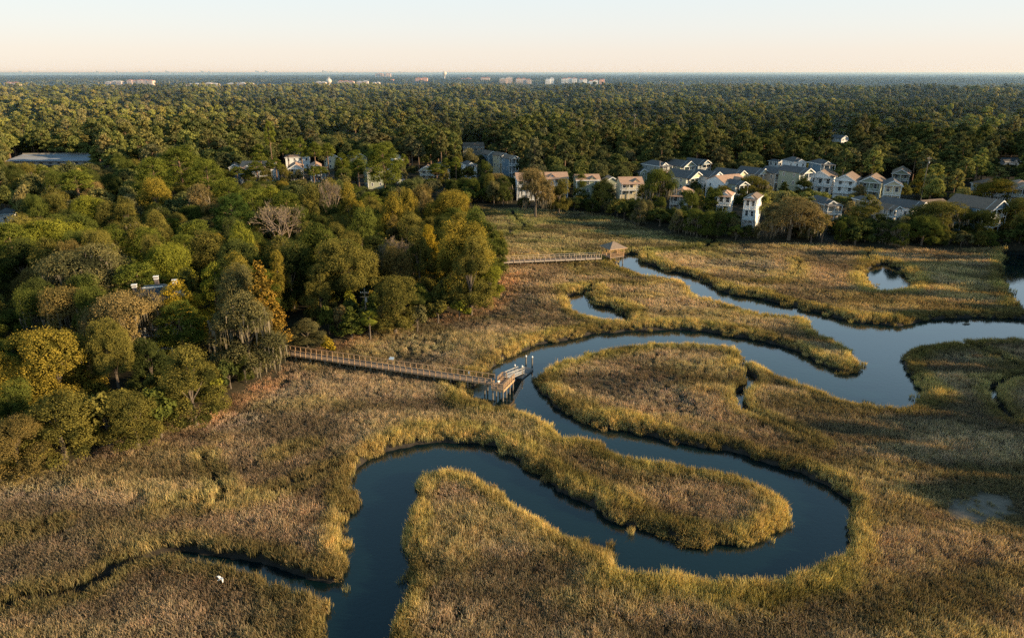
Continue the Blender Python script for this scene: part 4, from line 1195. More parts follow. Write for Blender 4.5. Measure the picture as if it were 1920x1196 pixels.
TR, GR = simple("clay_roof", (.50, .22, .13), .8, .05, .1), simple("pale_flat_roof", (.55, .55, .56), .8, .05, .1)
condo(60, 100, 154, 2700, M['condo'], GR, "pale low condo block left of the bright one at far left")
condo(112, 138, 153, 2650, M['condo'], TR, "brightly sunlit condo block at the far left shore")
condo(280, 312, 152, 2800, M['condo'], GR, "small pale condo wing left of the second seaside block")
condo(316, 364, 150, 2800, M['condo'], TR, "tan stepped condo block, second group from the left")
condo(403, 472, 155.5, 2350, M['condo'], GR, "long low white building in the far woods", 2)
condo(483, 528, 155.5, 2400, M['condo'], GR, "shorter low white building right of the longest one", 2)
condo(632, 650, 152, 2600, M['condo'], GR, "small pale block just left of the cream water tower")
condo(668, 698, 151, 2650, M['condo'], TR, "pale block just right of the cream water tower")
condo(700, 721, 150.5, 2600, M['condo'], GR, "boxy cream block further right of the cream water tower")
condo(727, 739, 154, 2300, M['condo'], GR, "small lit shed like block before the distant water")
condo(731, 760, 137, 5200, M['condo'], TR, "tan oceanfront hotel standing on the sea horizon")
condo(757, 763, 149, 2900, M['condo2'], TR, "tiny orange lit building on the far shore")
condo(798, 820, 147, 2900, M['condo2'], TR, "orange brick apartment block below the horizon water tower")
condo(873, 893, 147, 3300, M['condo2'], TR, "faint pinkish block right of the horizon water tower")
condo(907, 924, 146, 3000, M['condo'], TR, "small lit block at the left end of the marina condos")
condo(938, 962, 146, 2800, M['condo'], GR, "grey shaded condo block, left in the marina row")
condo(965, 994, 148, 2750, M['condo'], TR, "grey condo block with orange roof, middle of the marina row")
condo(1015, 1031, 148, 2750, M['white'], GR, "small isolated white condo block in the marina row")
condo(1041, 1070, 147.5, 2750, M['white'], TR, "white condo block with clay roof, largest at the marina's right")
condo(1071, 1086, 148, 2700, M['white'], TR, "narrow white condo block second from right in the marina row")
condo(1087, 1104, 151, 2600, M['white'], TR, "low white condo block near the right end of the marina row")
condo(1105, 1115, 149, 2650, M['condo2'], TR, "orange lit end block closing the marina row")
for px, wpx, hpx, lab in [(11, 4, 2, "faintest"), (29.5, 7, 3.5, ""), (145, 7, 3, ""), (162, 5, 2.6, ""), (241, 4, 2, ""), (273, 6, 3, ""), (305, 5, 3, ""), (360, 7, 2.8, ""),
                          (389, 9, 3.2, ""), (403, 4, 2, ""), (447, 7, 3.2, ""), (459, 6, 2.6, ""), (538, 8, 3.4, ""), (553, 7, 3.4, ""), (650, 11, 3.4, ""), (660, 7, 2.5, ""), (671, 7, 2, ""), (774, 6, 2.4, "")]:
    D = 26000; x, y = far_at(px, 0, D); s = D * 1.06 / F
    e = empty("cargo_ship", (x, y, -1), 0, "faint grey cargo ship anchored on the sea horizon", "ship", "cargo ships along the horizon")
    W = wpx * s; H_ = (hpx + 1.7) * s
    b = MB(); b.hexa([(-W * .46, -15, 0), (W * .44, -15, 0), (W * .44, 15, 0), (-W * .46, 15, 0), (-W * .5, -15, H_ * .45), (W * .5, -15, H_ * .45), (W * .5, 15, H_ * .45), (-W * .5, 15, H_ * .45)]); b.build("hull", M['ship'], e)
    b = MB(); b.box(-W * .4, -W * .2, -12, 12, H_ * .451, H_ * 1.0); b.build("bridge", M['ship'], e)
    b = MB(); b.box(-W * .12, W * .12, -12, 12, H_ * .452, H_ * .82); b.box(W * .14, W * .38, -12, 12, H_ * .452, H_ * .68); b.build("cargo", M['ship'], e)

# ------------------------------------------------------------------ hand placed trees
def T(kind, px, pyt, h, w, col, label, moss=False, seed=None, dy=0, base=None):
    """top pixel + height, or base pixel"""
    if base is None: x, y, _ = at(px, pyt, 1 + h)
    else:
        x, y, _ = at(px, base, 1)
        v = (598 - pyt) / F; h = CAMH + (y + 0) * (-SP + v * CP) / (CP + v * SP) - 1
        h = max(h, 2)
    return tree(kind, x, y + dy, h, w, G[col] if isinstance(col, str) else col, label, None, moss, seed=seed)
T('oak', 92, 742, 9.5, 13, 'olive', "rounded olive oak bulging over the marsh at the lower left corner of the wood", seed=0)
T('oak', 12, 790, 8, 9, 'brown', "brownish oak cut by the left edge at the wood's near corner", seed=1)
T('oak', 2, 668, 10, 9, 'gold', "golden brown oak at the left edge above the corner oaks", seed=2)
T('oak', 85, 612, 14, 15, 'gold', "broad yellow green oak with bare lit limbs near the left edge", seed=3)
T('shrub', 185, 735, 8, 9, 'olive', "low olive oak between the corner oak and the marsh curve")
T('oak', 238, 740, 8, 9.5, 'olive', "clumpy olive oak on the marsh edge right of the corner oak", seed=1)
T('shrub', 285, 735, 7, 8, 'green', "small greener oak on the marsh edge, third from the corner")
T('oak', 345, 668, 11, 12, 'olive', "brown tinged oak sloping down to the marsh before the mansion", seed=2)
T('wide', 215, 552, 14, 16, 'tan', "tan spreading live oak draped with moss left of the mansion", True)
T('oak', 118, 540, 14, 13, 'brown', "brown tinged oak left of the mossy tan live oak", True, 1)
T('wide', 150, 462, 17, 24, 'grey', "huge grey green live oak crown with mossy limbs at left", True)
T('oak', 30, 455, 13, 14, 'dark', "dark oak behind the huge grey live oak at the left edge")
T('oak', 20, 415, 15, 13, 'olive', "olive crowned oak beside the white house at the left edge")
T('wide', 88, 412, 15, 18, 'lime', "sunlit yellow green dome oak right of the left edge house")
T('oak2', 327, 534, 13.5, 11.5, 'yellow', "bright yellow autumn tree in front of the mansion roof", seed=0)
T('oak2', 398, 500, 14, 10, 'lime', "lime green tree behind the bright yellow tree")
T('oak2', 438, 484, 16, 10, 'gold', "golden green tree beside the orange cypress")
T('cypress', 482, 486, 19, 9, 'orange', "orange brown conical cypress behind the pale olive oak")
T('oak', 452, 556, 14, 15, 'grey', "large pale olive oak on the marsh edge left of the boardwalk", True, 2)
T('oak2', 515, 480, 14, 7, 'gold', "slim yellowish tree right of the orange cypress")
T('oak', 492, 618, 9, 7, 'olive', "olive oak hugging the landward end of the boardwalk", base=672)
T('oak', 577, 600, 8, 8.0, 'grey', "round grey green oak just beyond the boardwalk's start", base=648)
T('shrub', 606, 632, 3.5, 4, 'gold', "golden shrub beside the round oak by the boardwalk", base=645)
T('shrub', 612, 638, 2.6, 3.5, 'yellow', "small yellow shrub on the rusty grass margin")
T('cone', 655, 572, 7, 6.5, 'green', "dense green cedar on the marsh margin")
T('palm', 690, 583, 6, 5, 'lime', "cabbage palm glowing beside the dense cedar")
T('palm', 512, 588, 7.5, 4.5, 'olive', "cabbage palm tucked behind the boardwalk start")
T('cone', 652, 535, 7, 4.5, 'lime', "slim lime tree left of the utility pole")
T('shrub', 700, 548, 5, 4, 'gold', "small golden tree behind the utility pole")
T('oak', 735, 517, 12, 12, 'olive', "olive gold oak right of the utility pole", seed=3)
T('oak', 722, 568, 6.5, 6.5, 'brown', "brownish low oak before the olive gold oak")
T('shrub', 780, 575, 5, 5.5, 'grey', "pale round silver green shrub on the marsh margin")
T('shrub', 820, 568, 4, 6, 'olive', "low olive thicket under the golden oak")
T('shrub', 860, 562, 4, 6, 'lime', "low yellow green thicket at the point's margin")
T('wide', 862, 415, 19, 16, 'gold', "tall golden crowned oak on the wooded point", seed=0)
T('oak', 880, 455, 16, 13, 'olive', "olive oak filling the front of the golden crowned oak", seed=2)
T('oak2', 915, 425, 14, 12, 'green', "dark green oak at the tip of the wooded point", seed=1)
T('oak', 918, 505, 7, 8, 'lime', "lime green low tree at the right tip of the point")
T('oak', 890, 395, 16, 11, 'green', "green oak behind the golden crowned oak")
T('oak2', 805, 430, 14, 8, 'yellow', "thin yellow tree left of the golden crowned oak")
T('wide', 835, 362, 17, 16, 'gold', "gold green domed tree on the far side of the point", seed=1)
T('oak2', 730, 362, 19, 10, 'gold', "spiky yellow leaved tree at the back of the wooded point", seed=3)
T('oak2', 765, 358, 18, 8, 'gold', "tall golden spiky tree beside the domed one")
T('oak2', 792, 366, 15, 6, 'tan', "narrow pale twiggy tree beside the domed one")
T('bare', 745, 445, 13, 14, 'brown', "bare grey brown tree with spreading twigs amid the point")
T('bare', 615, 333, 19, 9, 'tan', "bare pinkish grey tree top behind the wooded point")
T('wide', 645, 455, 16, 17, 'olive', "broad olive oak left of the bare grey brown tree", seed=2)
T('oak', 600, 420, 17, 14, 'green', "bright green oak in the middle of the near wood", seed=0)
T('oak', 670, 400, 17, 12, 'green', "green oak behind the broad olive oak", seed=2)
T('oak2', 580, 345, 19, 11, 'olive', "tall olive tree left of the bare pinkish tree")
T('oak2', 655, 352, 18, 10, 'gold', "tall yellow green tree right of the bare pinkish tree")
T('bare', 513, 378, 17, 13, (.24, .20, .10), "pale tan twiggy tree with sparse leaves among the pines")
T('bigpine', 330, 277, 23, 22, 'pine', "largest dome crowned pine rising above the left wood", seed=0)
T('bigpine', 283, 296, 22, 15, 'pine', "round pine on the left shoulder of the largest pine", seed=1)
T('bigpine', 385, 300, 21, 16, 'pine', "pine crown on the right shoulder of the largest pine", seed=0)
T('bigpine', 425, 335, 18, 13, 'pine', "lower pine stepping down right of the largest pine", seed=1)
T('bigpine', 430, 366, 18, 13, (.06, .10, .025), "vivid green pine in front of the stepped pines", seed=0)
T('bigpine', 470, 355, 18, 13, 'pine', "yellow green pine right of the vivid green pine", seed=1)
T('bigpine', 535, 362, 17, 12, 'pine', "pine behind the pale tan twiggy tree", seed=0)
T('bigpine', 505, 350, 18, 12, 'lime', "sunlit pine crown behind the pale tan twiggy tree", seed=1)
T('oak2', 370, 345, 17, 13, 'tan', "pale tan leaved tree before the largest pine", True)
T('oak', 285, 335, 17, 14, 'gold', "golden tinted oak below the largest pine")
# far bank
T('oak', 884, 282, 9, 12, 'grey', "greyish oak hiding the broad brown roof's base", base=332)
T('oak', 912, 303, 9, 11, 'green', "green oak before the far end townhouse", base=350)
T('wide', 938, 327, 8, 12, 'tan', "tan mossy oak at the foot of the townhouse terrace", True, base=368)
T('oak', 858, 290, 8, 9, 'olive', "olive oak left of the broad brown roof", base=335)
T('wide', 1478, 372, 12, 21, 'tan', "broad mossy live oak with glowing beard like moss on the far shore", True, 0, base=450)
T('oak', 1340, 354, 10, 12, 'green', "round green oak between the front row houses", base=400)
T('wide', 1412, 331, 10, 15, 'olive', "round olive oak before the taupe gabled house", True, base=378)
T('oak', 1735, 316, 13, 15, 'gold', "orange lit oak right of the cream porched house", base=372)
T('wide', 1745, 378, 12, 19, 'olive', "large shoreline oak before the low brown roof", True, 1, base=445)
T('oak2', 1620, 372, 12, 14, 'olive', "rusty lit oak on the shore beneath the porched row", base=440)
T('oak', 1606, 348, 7, 9, 'tan', "small orange lit tree before the second white porched house", base=380)
T('palm', 1540, 400, 8, 5.5, 'olive', "cabbage palm standing alone beside the broad mossy live oak", base=455)
T('oak', 1832, 392, 9, 13, 'dark', "dark oak screening the large blue gabled house's lower deck", base=452)
T('palm', 1802, 352, 8, 5, 'olive', "cabbage palm right of the orange lit oak", base=378)
T('wide', 1232, 268, 14, 17, 'tan', "pale mossy tree behind the grey three storey house", True, 2, base=312)
T('wide', 1340, 275, 14, 16, 'gold', "gold lit oak behind the blue gabled house", base=312)
T('oak', 1420, 292, 13, 15, 'olive', "olive oak behind the row of cream gabled houses", base=316)
T('pine', 1060, 283, 16, 13, 'pine', "lone flat topped pine behind the tan roofed terrace", base=335)
T('wide', 1004, 318, 13, 14, 'tan', "mossy oak with hanging grey beards before the tan roofed terrace", True, 1, base=404)
T('oak', 1048, 340, 11, 11, 'olive', "oak before the second unit of the tan roofed terrace", base=398)
T('oak', 1090, 327, 9, 8, 'green', "small oak poking up between terrace units", base=376)
T('oak', 1128, 336, 9, 11, 'olive', "oak before the sage unit of the terrace", base=392)
T('wide', 1230, 318, 9, 15, 'green', "dark oak before the grey three storey house", True, base=398)
T('oak', 1290, 354, 9, 10, 'green', "oak crowding the low grey house's porch", base=412)
T('cone', 1466, 340, 8, 9, 'dark', "dark green conical cedar below the two gabled sage house", base=385)
T('oak', 1505, 333, 8, 10, 'dark', "dark round tree left of the largest porched house", base=372)
T('wide', 1858, 338, 11, 16, 'gold', "yellow lit oak before the right edge house", base=382)
T('oak', 1900, 368, 11, 15, 'olive', "dark oak at the right edge of the shore", base=440)
T('bigpine', 722, 268, 22, 18, 'pine', "bright pine before the middle of the far porch row", base=372)
T('bigpine', 668, 283, 17, 12, 'pine', "round pine left of the brightest pine of the far bank", base=345)
T('pine', 675, 300, 17, 8, 'pine', "spindly pine before the sage house", base=365)
for k, (px, pyt, b_) in enumerate([(545, 262, 345), (570, 258, 345), (595, 268, 345), (618, 270, 340)]):
    T('pine', px, pyt, 20, 8, 'pine', ["slender pine before the white porched house", "tallest slender pine between the far porches", "slender pine before the second porched house", "slender pine right of the far porches"][k], base=b_)
T('pine', 495, 272, 20, 9, 'pine', "flat topped pine above the tan roof of the far row", base=345)
T('pine', 515, 228, 30, 6, 'pine', "very tall thin pine behind the long porched house", base=338)
T('oak2', 1395, 245, 17, 16, 'gold', "yellowish tree glowing at the forest front behind the cluster")
NHAND = len(TREES)
CLEAR.append((526, 640, 648, 682, 131))

# ------------------------------------------------------------------ filler trees, each its own thing
def allowed_h(x, y, z0, h, w):
    """shrink trees that would hide houses, creek or boardwalk"""
    for _ in range(7):
        px, pt, dep = proj(x, y, z0 + h)
        hw = w / 2 / dep * F * .9
        bad = False
        for (x0, x1, t, b, hy) in CLEAR:
            if y < hy and px + hw > x0 and px - hw < x1 and pt < b - 2: bad = True; break
        if not bad: return h, w
        h *= .84; w *= .9
        if h < 3.2: return None
    return None
def far_enough(x, y, r, k=.5):
    for (a, b, c) in TREES:
        if (a - x) ** 2 + (b - y) ** 2 < ((c + r) * k) ** 2: return False
    return True
zones = [
 # label parts by place
 (lambda x, y: y < 118, "near wooded shore at lower left", 'near'),
 (lambda x, y: x > -75 and y < 215, "wooded point beside the marsh", 'point'),
 (lambda x, y: x <= -75 and y < 215, "dense wood left of the mansion", 'left'),
 (lambda x, y: x > -20 and y < 300, "far marsh shore below the houses", 'shore'),
 (lambda x, y: True, "wood in front of the far house row", 'mid'),
]
KL = {'oak': "oak", 'oak2': "upright oak", 'wide': "spreading live oak", 'pine': "tall pine", 'bigpine': "dome crowned pine", 'shrub': "low shrubby tree", 'cone': "cedar", 'bare': "bare twiggy tree", 'palm': "cabbage palm"}
CL = {'dark': "dark green", 'green': "mid green", 'olive': "olive green", 'lime': "yellow green", 'gold': "golden", 'brown': "brownish", 'tan': "pale tan", 'grey': "grey green", 'pine': "bright green", 'orange': "rusty orange"}
def fill(n, ymin, ymax, xmin, xmax, rr, kinds, cols, hr, edge=None, k=.62, maxn=999):
    got = 0; cand = RNG.uniform((xmin, ymin), (xmax, ymax), (n, 2))
    fs = forest_sd(cand)
    dep = cand[:, 1] * CP + CAMH * SP
    vis = np.abs(cand[:, 0]) < .75 * dep * 1.03 + 5
    for i in range(n):
        if got >= maxn: break
        x, y = cand[i]
        if fs[i] > -.6 or not vis[i]: continue
        if edge and fs[i] < -edge: continue
        r = random.uniform(*rr)
        if edge is None and fs[i] > -r * .75: continue
        if not far_enough(x, y, r, k): continue
        kd = random.choices(kinds[0], kinds[1])[0]; co = random.choices(cols[0], cols[1])[0]
        if kd in ('pine', 'bigpine'): co = 'pine'
        if kd == 'bare': co = 'tan'
        h = random.uniform(*hr) * (.85 + .35 * float(vnoise(x, y, 30, 4)))
        if kd == 'pine': h *= 1.35
        if kd == 'shrub': h = min(h, 6)
        a = allowed_h(x, y, 1, h, 2 * r)
        if a is None: continue
        h, w = a
        for f, zl, zg in zones:
            if f(x, y): break
        lab = "%s %s in the %s" % (CL[co], KL[kd], zl)
        tree(kd, x, y, h, w, G[co], lab, "%s trees of the %s" % (CL[co], zl), moss=(kd in ('oak', 'wide') and random.random() < .35))
        got += 1
    return got
mixN = (['dark', 'green', 'olive', 'lime', 'gold', 'brown', 'grey', 'tan'], [3.5, 4, 6, 1, .9, 1.0, 1.6, .6])
mixF = (['dark', 'green', 'olive', 'gold', 'brown', 'grey', 'tan'], [4, 4, 4, .8, 1.2, 2, 1.2])
n1 = fill(14000, 55, 215, -150, 8, (1.6, 3.0), (['shrub', 'oak'], [3, 1]), mixN, (3.5, 6), edge=5.5, k=.36, maxn=110)
n2 = fill(3500, 60, 215, -175, 8, (3.6, 7.2), (['oak', 'oak2', 'wide', 'bare', 'bigpine'], [5, 2.5, 3, 0, .9]), mixN, (9, 16), k=.50, maxn=150)
n3 = fill(6000, 190, 300, -30, 215, (3.0, 5.8), (['shrub', 'oak', 'wide'], [2.5, 4, 1.5]), (['dark', 'green', 'grey', 'olive'], [6, 3, 3, 1.5]), (7, 11), edge=20, k=.43, maxn=150)
n4 = fill(2500, 205, 330, -270, -10, (4.6, 7.0), (['oak', 'wide', 'pine', 'oak2'], [5, 3, 1.5, 1.5]), mixF, (8, 14), k=.52, maxn=75)
CLB = CLEAR; CLEAR = []
n5 = fill(4000, 318, 349, -158, -18, (2.4, 4.6), (['oak', 'pine', 'wide', 'oak2'], [3, 3, 1.2, 1]), (['dark', 'green', 'olive', 'grey', 'tan'], [3, 3, 3, 2, 1]), (6, 10.5), k=.72, maxn=38)
n6 = fill(1500, 270, 300, 20, 110, (2.4, 4.4), (['oak', 'wide'], [3, 1]), (['dark', 'green', 'olive'], [3, 3, 3]), (5, 8), k=.7, maxn=14)
CLEAR = CLB
print("FILL", n1, n2, n3, n4, "hand", NHAND)

# ------------------------------------------------------------------ instanced stuff
def proto_collection(name, meshes):
    c = bpy.data.collections.new(name)
    for i, m_ in enumerate(meshes):
        o = bpy.data.objects.new("%s_%02d" % (name, i), m_); c.objects.link(o)
    return c
def scatter(name, pts, rz, scl, tint, idx, coll, label, cat):
    me = bpy.data.meshes.new(name); n = len(pts)
    me.vertices.add(n); me.vertices.foreach_set("co", np.asarray(pts, np.float32).ravel())
    a = me.attributes.new("rot", 'FLOAT_VECTOR', 'POINT'); r = np.zeros((n, 3), np.float32)
    rz = np.asarray(rz)
    if rz.ndim == 1: r[:, 2] = rz
    else: r[:] = rz
    a.data.foreach_set("vector", r.ravel())
    a = me.attributes.new("scl", 'FLOAT_VECTOR', 'POINT'); a.data.foreach_set("vector", np.asarray(scl, np.float32).ravel())
    a = me.attributes.new("tint", 'FLOAT_COLOR', 'POINT'); a.data.foreach_set("color", np.concatenate([tint, np.ones((n, 1))], 1).astype(np.float32).ravel())
    a = me.attributes.new("idx", 'INT', 'POINT'); a.data.foreach_set("value", np.asarray(idx, np.int32))
    o = link(name, me)
    g = bpy.data.node_groups.new(name + "_nodes", 'GeometryNodeTree')
    g.interface.new_socket("Geometry", in_out='INPUT', socket_type='NodeSocketGeometry'); g.interface.new_socket("Geometry", in_out='OUTPUT', socket_type='NodeSocketGeometry')
    gi = g.nodes.new("NodeGroupInput"); go = g.nodes.new("NodeGroupOutput")
    ip = g.nodes.new("GeometryNodeInstanceOnPoints"); ci = g.nodes.new("GeometryNodeCollectionInfo")
    ci.inputs["Collection"].default_value = coll; ci.inputs["Separate Children"].default_value = True; ci.inputs["Reset Children"].default_value = True
    ip.inputs["Pick Instance"].default_value = True
    def na(nm, ty):
        q = g.nodes.new("GeometryNodeInputNamedAttribute"); q.data_type = ty; q.inputs["Name"].default_value = nm; return q.outputs[0]
    g.links.new(gi.outputs[0], ip.inputs["Points"]); g.links.new(ci.outputs[0], ip.inputs["Instance"])
    g.links.new(na("idx", 'INT'), ip.inputs["Instance Index"]); g.links.new(na("rot", 'FLOAT_VECTOR'), ip.inputs["Rotation"]); g.links.new(na("scl", 'FLOAT_VECTOR'), ip.inputs["Scale"])
    g.links.new(ip.outputs[0], go.inputs[0])
    md = o.modifiers.new("scatter", 'NODES'); md.node_group = g
    tag(o, label, cat, kind="stuff")
    return o

# marsh grass clumps
def clump(seed, nb, rad, h, wid, lean, seedhead=.3):
    rng = np.random.default_rng(seed); Q = []; T_ = []
    for i in range(nb):
        t = rng.uniform(0, 2 * np.pi); r = rad * math.sqrt(rng.uniform()); x, y = r * math.cos(t), r * math.sin(t)
        hh = h * rng.uniform(.6, 1.15); a = rng.uniform(0, np.pi); w = wid * rng.uniform(.7, 1.4) / 2
        lx, ly = rng.normal(0, lean, 2) * hh
        dx, dy = w * math.cos(a), w * math.sin(a)
        k = .55
        Q.append([(x - dx, y - dy, -.15), (x + dx, y + dy, -.15), (x + lx * k * .5 + dx, y + ly * k * .5 + dy, hh * k), (x + lx * k * .5 - dx, y + ly * k * .5 - dy, hh * k)])
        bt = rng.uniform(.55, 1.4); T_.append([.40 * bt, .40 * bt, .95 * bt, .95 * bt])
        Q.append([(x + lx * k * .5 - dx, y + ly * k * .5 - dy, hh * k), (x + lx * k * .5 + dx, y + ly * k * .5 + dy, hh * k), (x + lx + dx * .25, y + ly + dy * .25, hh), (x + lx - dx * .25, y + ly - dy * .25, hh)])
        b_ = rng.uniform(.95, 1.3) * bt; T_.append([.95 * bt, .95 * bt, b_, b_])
    return quadmesh("blades", np.array(Q), M['grass'], np.array(T_))
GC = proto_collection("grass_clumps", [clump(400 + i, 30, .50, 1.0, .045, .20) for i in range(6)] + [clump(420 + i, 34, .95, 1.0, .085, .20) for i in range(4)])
cand = []
for (y0, y1, dens, far_) in [(38, 75, 7.5, 0), (75, 110, 5.5, 0), (110, 150, 3.6, 0), (150, 200, 1.7, 1), (200, 300, 1.3, 1)]:
    xm = .75 * (y1 * CP + CAMH * SP) * 1.04 + 8
    n = int((y1 - y0) * 2 * xm * dens)
    p = RNG.uniform((-xm, y0), (xm, y1), (n, 2)); p = p[np.abs(p[:, 0]) < .75 * (p[:, 1] * CP + CAMH * SP) * 1.04 + 8]
    cand.append(np.concatenate([p, np.full((len(p), 1), far_)], 1))
C3 = np.concatenate(cand); P2 = C3[:, :2]
FS = forest_sd(P2); ok = FS > -.8; P2 = P2[ok]; C3 = C3[ok]; FS = FS[ok]
S, DT, DP = water_sd(P2)
E_ = np.minimum(S, DT)
mud = np.full(len(P2), 500.0)
for m_ in MUDP: mud = np.minimum(mud, sdf(P2, m_))
n1_ = fbm(P2[:, 0], P2[:, 1], 14, 20); n2_ = fbm(P2[:, 0], P2[:, 1], 5, 25); n3_ = vnoise(P2[:, 0], P2[:, 1], 1.3, 31)
bare = fbm(P2[:, 0], P2[:, 1], 22, 40, 3)
mud = mud + 1.6 * (vnoise(P2[:, 0], P2[:, 1], 1.5, 91) - .5)
keep = (S > .1 - 1.5 * vnoise(P2[:, 0], P2[:, 1], 1.7, 77) ** 2) & ((DT > .05)) & ((mud > .2) | (RNG.random(len(P2)) < .06))
keep |= (S > -2.1) & (S < .5) & (vnoise(P2[:, 0], P2[:, 1], 1.4, 78) > .91) & (DT > 0)
# sparse muddy hollows
hollow = smooth(.60, .72, bare) * smooth(4, 9, E_)
keep &= RNG.random(len(P2)) > hollow * .55
P2, C3, FS, S, DT, E_, n1_, n2_, n3_, hollow = [a_[keep] for a_ in (P2, C3, FS, S, DT, E_, n1_, n2_, n3_, hollow)]
ew = .9 + 3.6 * smooth(.3, .75, n1_)
edge = smooth(ew + 2.2, ew * .35, S)
edge = np.maximum(edge, .65 * smooth(3.0, .8, DT))
streak = smooth(.50, .66, fbm(P2[:, 0] + P2[:, 1] * .4, P2[:, 1] * 2.2, 16, 50, 3))
edge = np.maximum(edge, .4 * streak)
brown = mixc(np.array([.42, .33, .215]), np.array([.50, .395, .24]), n2_)
brown = mixc(brown, np.array([.36, .31, .23]) + 0 * brown, .7 * hollow)
red = smooth(.5, .7, fbm(P2[:, 0], P2[:, 1], 30, 60, 2)); brown = mixc(brown, np.array([.44, .30, .19]) + 0 * brown, .4 * red)
green = mixc(np.array([.36, .33, .10]), np.array([.52, .41, .14]), n2_)
farg = smooth(185, 215, P2[:, 1]) * smooth(60, -10, P2[:, 0] - 60)
green = mixc(green, np.array([.22, .25, .10]) + 0 * green, farg * .8)
col = mixc(brown, green, np.clip(edge + .45 * farg, 0, 1))
# golden sunlight on the bank tops, painted into the blade colour
tip = smooth(2.2, .6, S); col = mixc(col, np.array([.62, .46, .20]) + 0 * col, .5 * tip)
rust = smooth(7.5, 3.5, FS) * smooth(.25, .40, fbm(P2[:, 0], P2[:, 1], 18, 70, 2)) * (P2[:, 1] < 180)
col = mixc(col, np.array([.55, .36, .20]) + 0 * col, rust)
col = col * .87 * RNG.uniform(.70, 1.30, (len(col), 1)) * RNG.uniform(.94, 1.06, (len(col), 3)) * np.array([.97, .97, 1.08])
n4_ = fbm(P2[:, 0] * .5 + P2[:, 1] * .3, P2[:, 1] * 1.4, 7, 64, 3)
hgt = (.28 + .22 * n2_ + .20 * n3_ + .8 * n4_ ** 2) * (1 - .4 * hollow) + .36 * edge
col = col * (.62 + .72 * smooth(.32, .68, n4_))[:, None]
hgt *= smooth(-.6, 1.4, S) * .45 + .55
hgt = hgt * RNG.uniform(.7, 1.3, len(hgt))
mud = np.full(len(P2), 500.0)
for m_ in MUDP: mud = np.minimum(mud, sdf(P2, m_))
hgt *= .4 + .6 * smooth(0, 5, mud)
hgt = np.where(P2[:, 1] > 210, hgt * .85, hgt)
gz = .12 * (fbm(P2[:, 0], P2[:, 1], 9, 1) - .5)
gz = gz - .55 * smooth(.6, -.6, S)
n = len(P2); rot = np.stack([RNG.normal(0, .08, n) + .5 * (vnoise(P2[:, 0], P2[:, 1], 6, 81) - .5), RNG.normal(0, .08, n) + .5 * (vnoise(P2[:, 0], P2[:, 1], 6, 85) - .5), RNG.uniform(-.6, .6, n)], 1)
# blades at the water lean outwards
wsc = np.where(C3[:, 2] > .5, 1.0, 1.0) * RNG.uniform(.85, 1.25, n)
idx = np.where(C3[:, 2] > .5, RNG.integers(6, 10, n), RNG.integers(0, 6, n))
isr = rust > .5
pts = np.stack([P2[:, 0], P2[:, 1], gz], 1); scl = np.stack([wsc, wsc, hgt], 1)
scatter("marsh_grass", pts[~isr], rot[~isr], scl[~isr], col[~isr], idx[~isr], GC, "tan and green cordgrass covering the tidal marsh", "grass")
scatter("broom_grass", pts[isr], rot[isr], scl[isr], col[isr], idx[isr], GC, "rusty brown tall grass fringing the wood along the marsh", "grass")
print("GRASS", n)

# forest
def fproto(seed, n, size, **k): return make_oak(seed, n, size, mat=M['leaf_inst'], **k)['crown']
def fpine(seed, n, size, bare=.5):
    p = make_pine(seed, n, size, Rr=3.8, Hh=19, mat=M['leaf_inst'], bare=bare, nl=15)
    return p
def join_mesh(a, b, name):
    # crown + trunk as one prototype
    import bmesh
    bm = bmesh.new(); bm.from_mesh(a); 
    n0 = len(bm.faces); bm.from_mesh(b)
    bm.faces.ensure_lookup_table()
    for f in bm.faces[n0:]: f.material_index = 1
    me = bpy.data.meshes.new(name); bm.to_mesh(me); bm.free()
    me.materials.append(a.materials[0]); me.materials.append(b.materials[0])
    return me
MID = []
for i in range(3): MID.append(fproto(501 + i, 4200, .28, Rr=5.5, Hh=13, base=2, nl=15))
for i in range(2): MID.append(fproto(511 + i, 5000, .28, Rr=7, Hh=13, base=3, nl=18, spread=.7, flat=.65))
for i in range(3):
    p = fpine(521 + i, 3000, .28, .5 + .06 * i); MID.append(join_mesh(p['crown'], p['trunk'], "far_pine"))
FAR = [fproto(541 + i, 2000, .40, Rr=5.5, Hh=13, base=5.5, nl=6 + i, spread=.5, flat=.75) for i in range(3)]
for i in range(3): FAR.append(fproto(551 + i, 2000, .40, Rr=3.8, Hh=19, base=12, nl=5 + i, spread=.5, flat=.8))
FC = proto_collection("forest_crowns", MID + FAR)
def patch(seed):
    rng = np.random.default_rng(seed); Vs = []; Ts = []
    for k in range(26):
        x, y = rng.uniform(-30, 30, 2); L = oak_lobes(rng.uniform(4.5, 7), rng.uniform(12, 17), 5, 6, rng)
        V, t = lobes_to_leaves(L, 110, 2.0, rng, .75); V[:, :, 0] += x; V[:, :, 1] += y
        Vs.append(V); Ts.append(t * rng.uniform(.7, 1.3))
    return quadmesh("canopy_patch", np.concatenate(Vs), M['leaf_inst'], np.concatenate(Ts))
PC = proto_collection("canopy_patches", [patch(600 + i) for i in range(5)])
ctint = np.array([1.72, 1.78, 2.1]) * np.array([G['dark'], G['green'], G['olive'], G['pine'], G['gold'], G['brown'], G['grey'], G['tan'], G['pine'], G['green']])
def tints(n, x, y, pr):
    i = RNG.choice(len(ctint), n, p=np.array(pr) / sum(pr)); c = ctint[i]
    z = fbm(x, y, 130, 80, 4)[:, None]
    z = smooth(.25, .75, z)
    c = c * .45 + .55 * np.array([.165, .16, .07])
    return c * (.62 + .62 * z) * (1 + .12 * (z - .5) * np.array([2, 1, -1])) * RNG.uniform(.88, 1.12, (n, 1))
pts = []; scl = []; idx = []; tin = []
def in_view(x, y, m=1.05, e=14): return np.abs(x) < .75 * (y * CP + CAMH * SP) * m + e
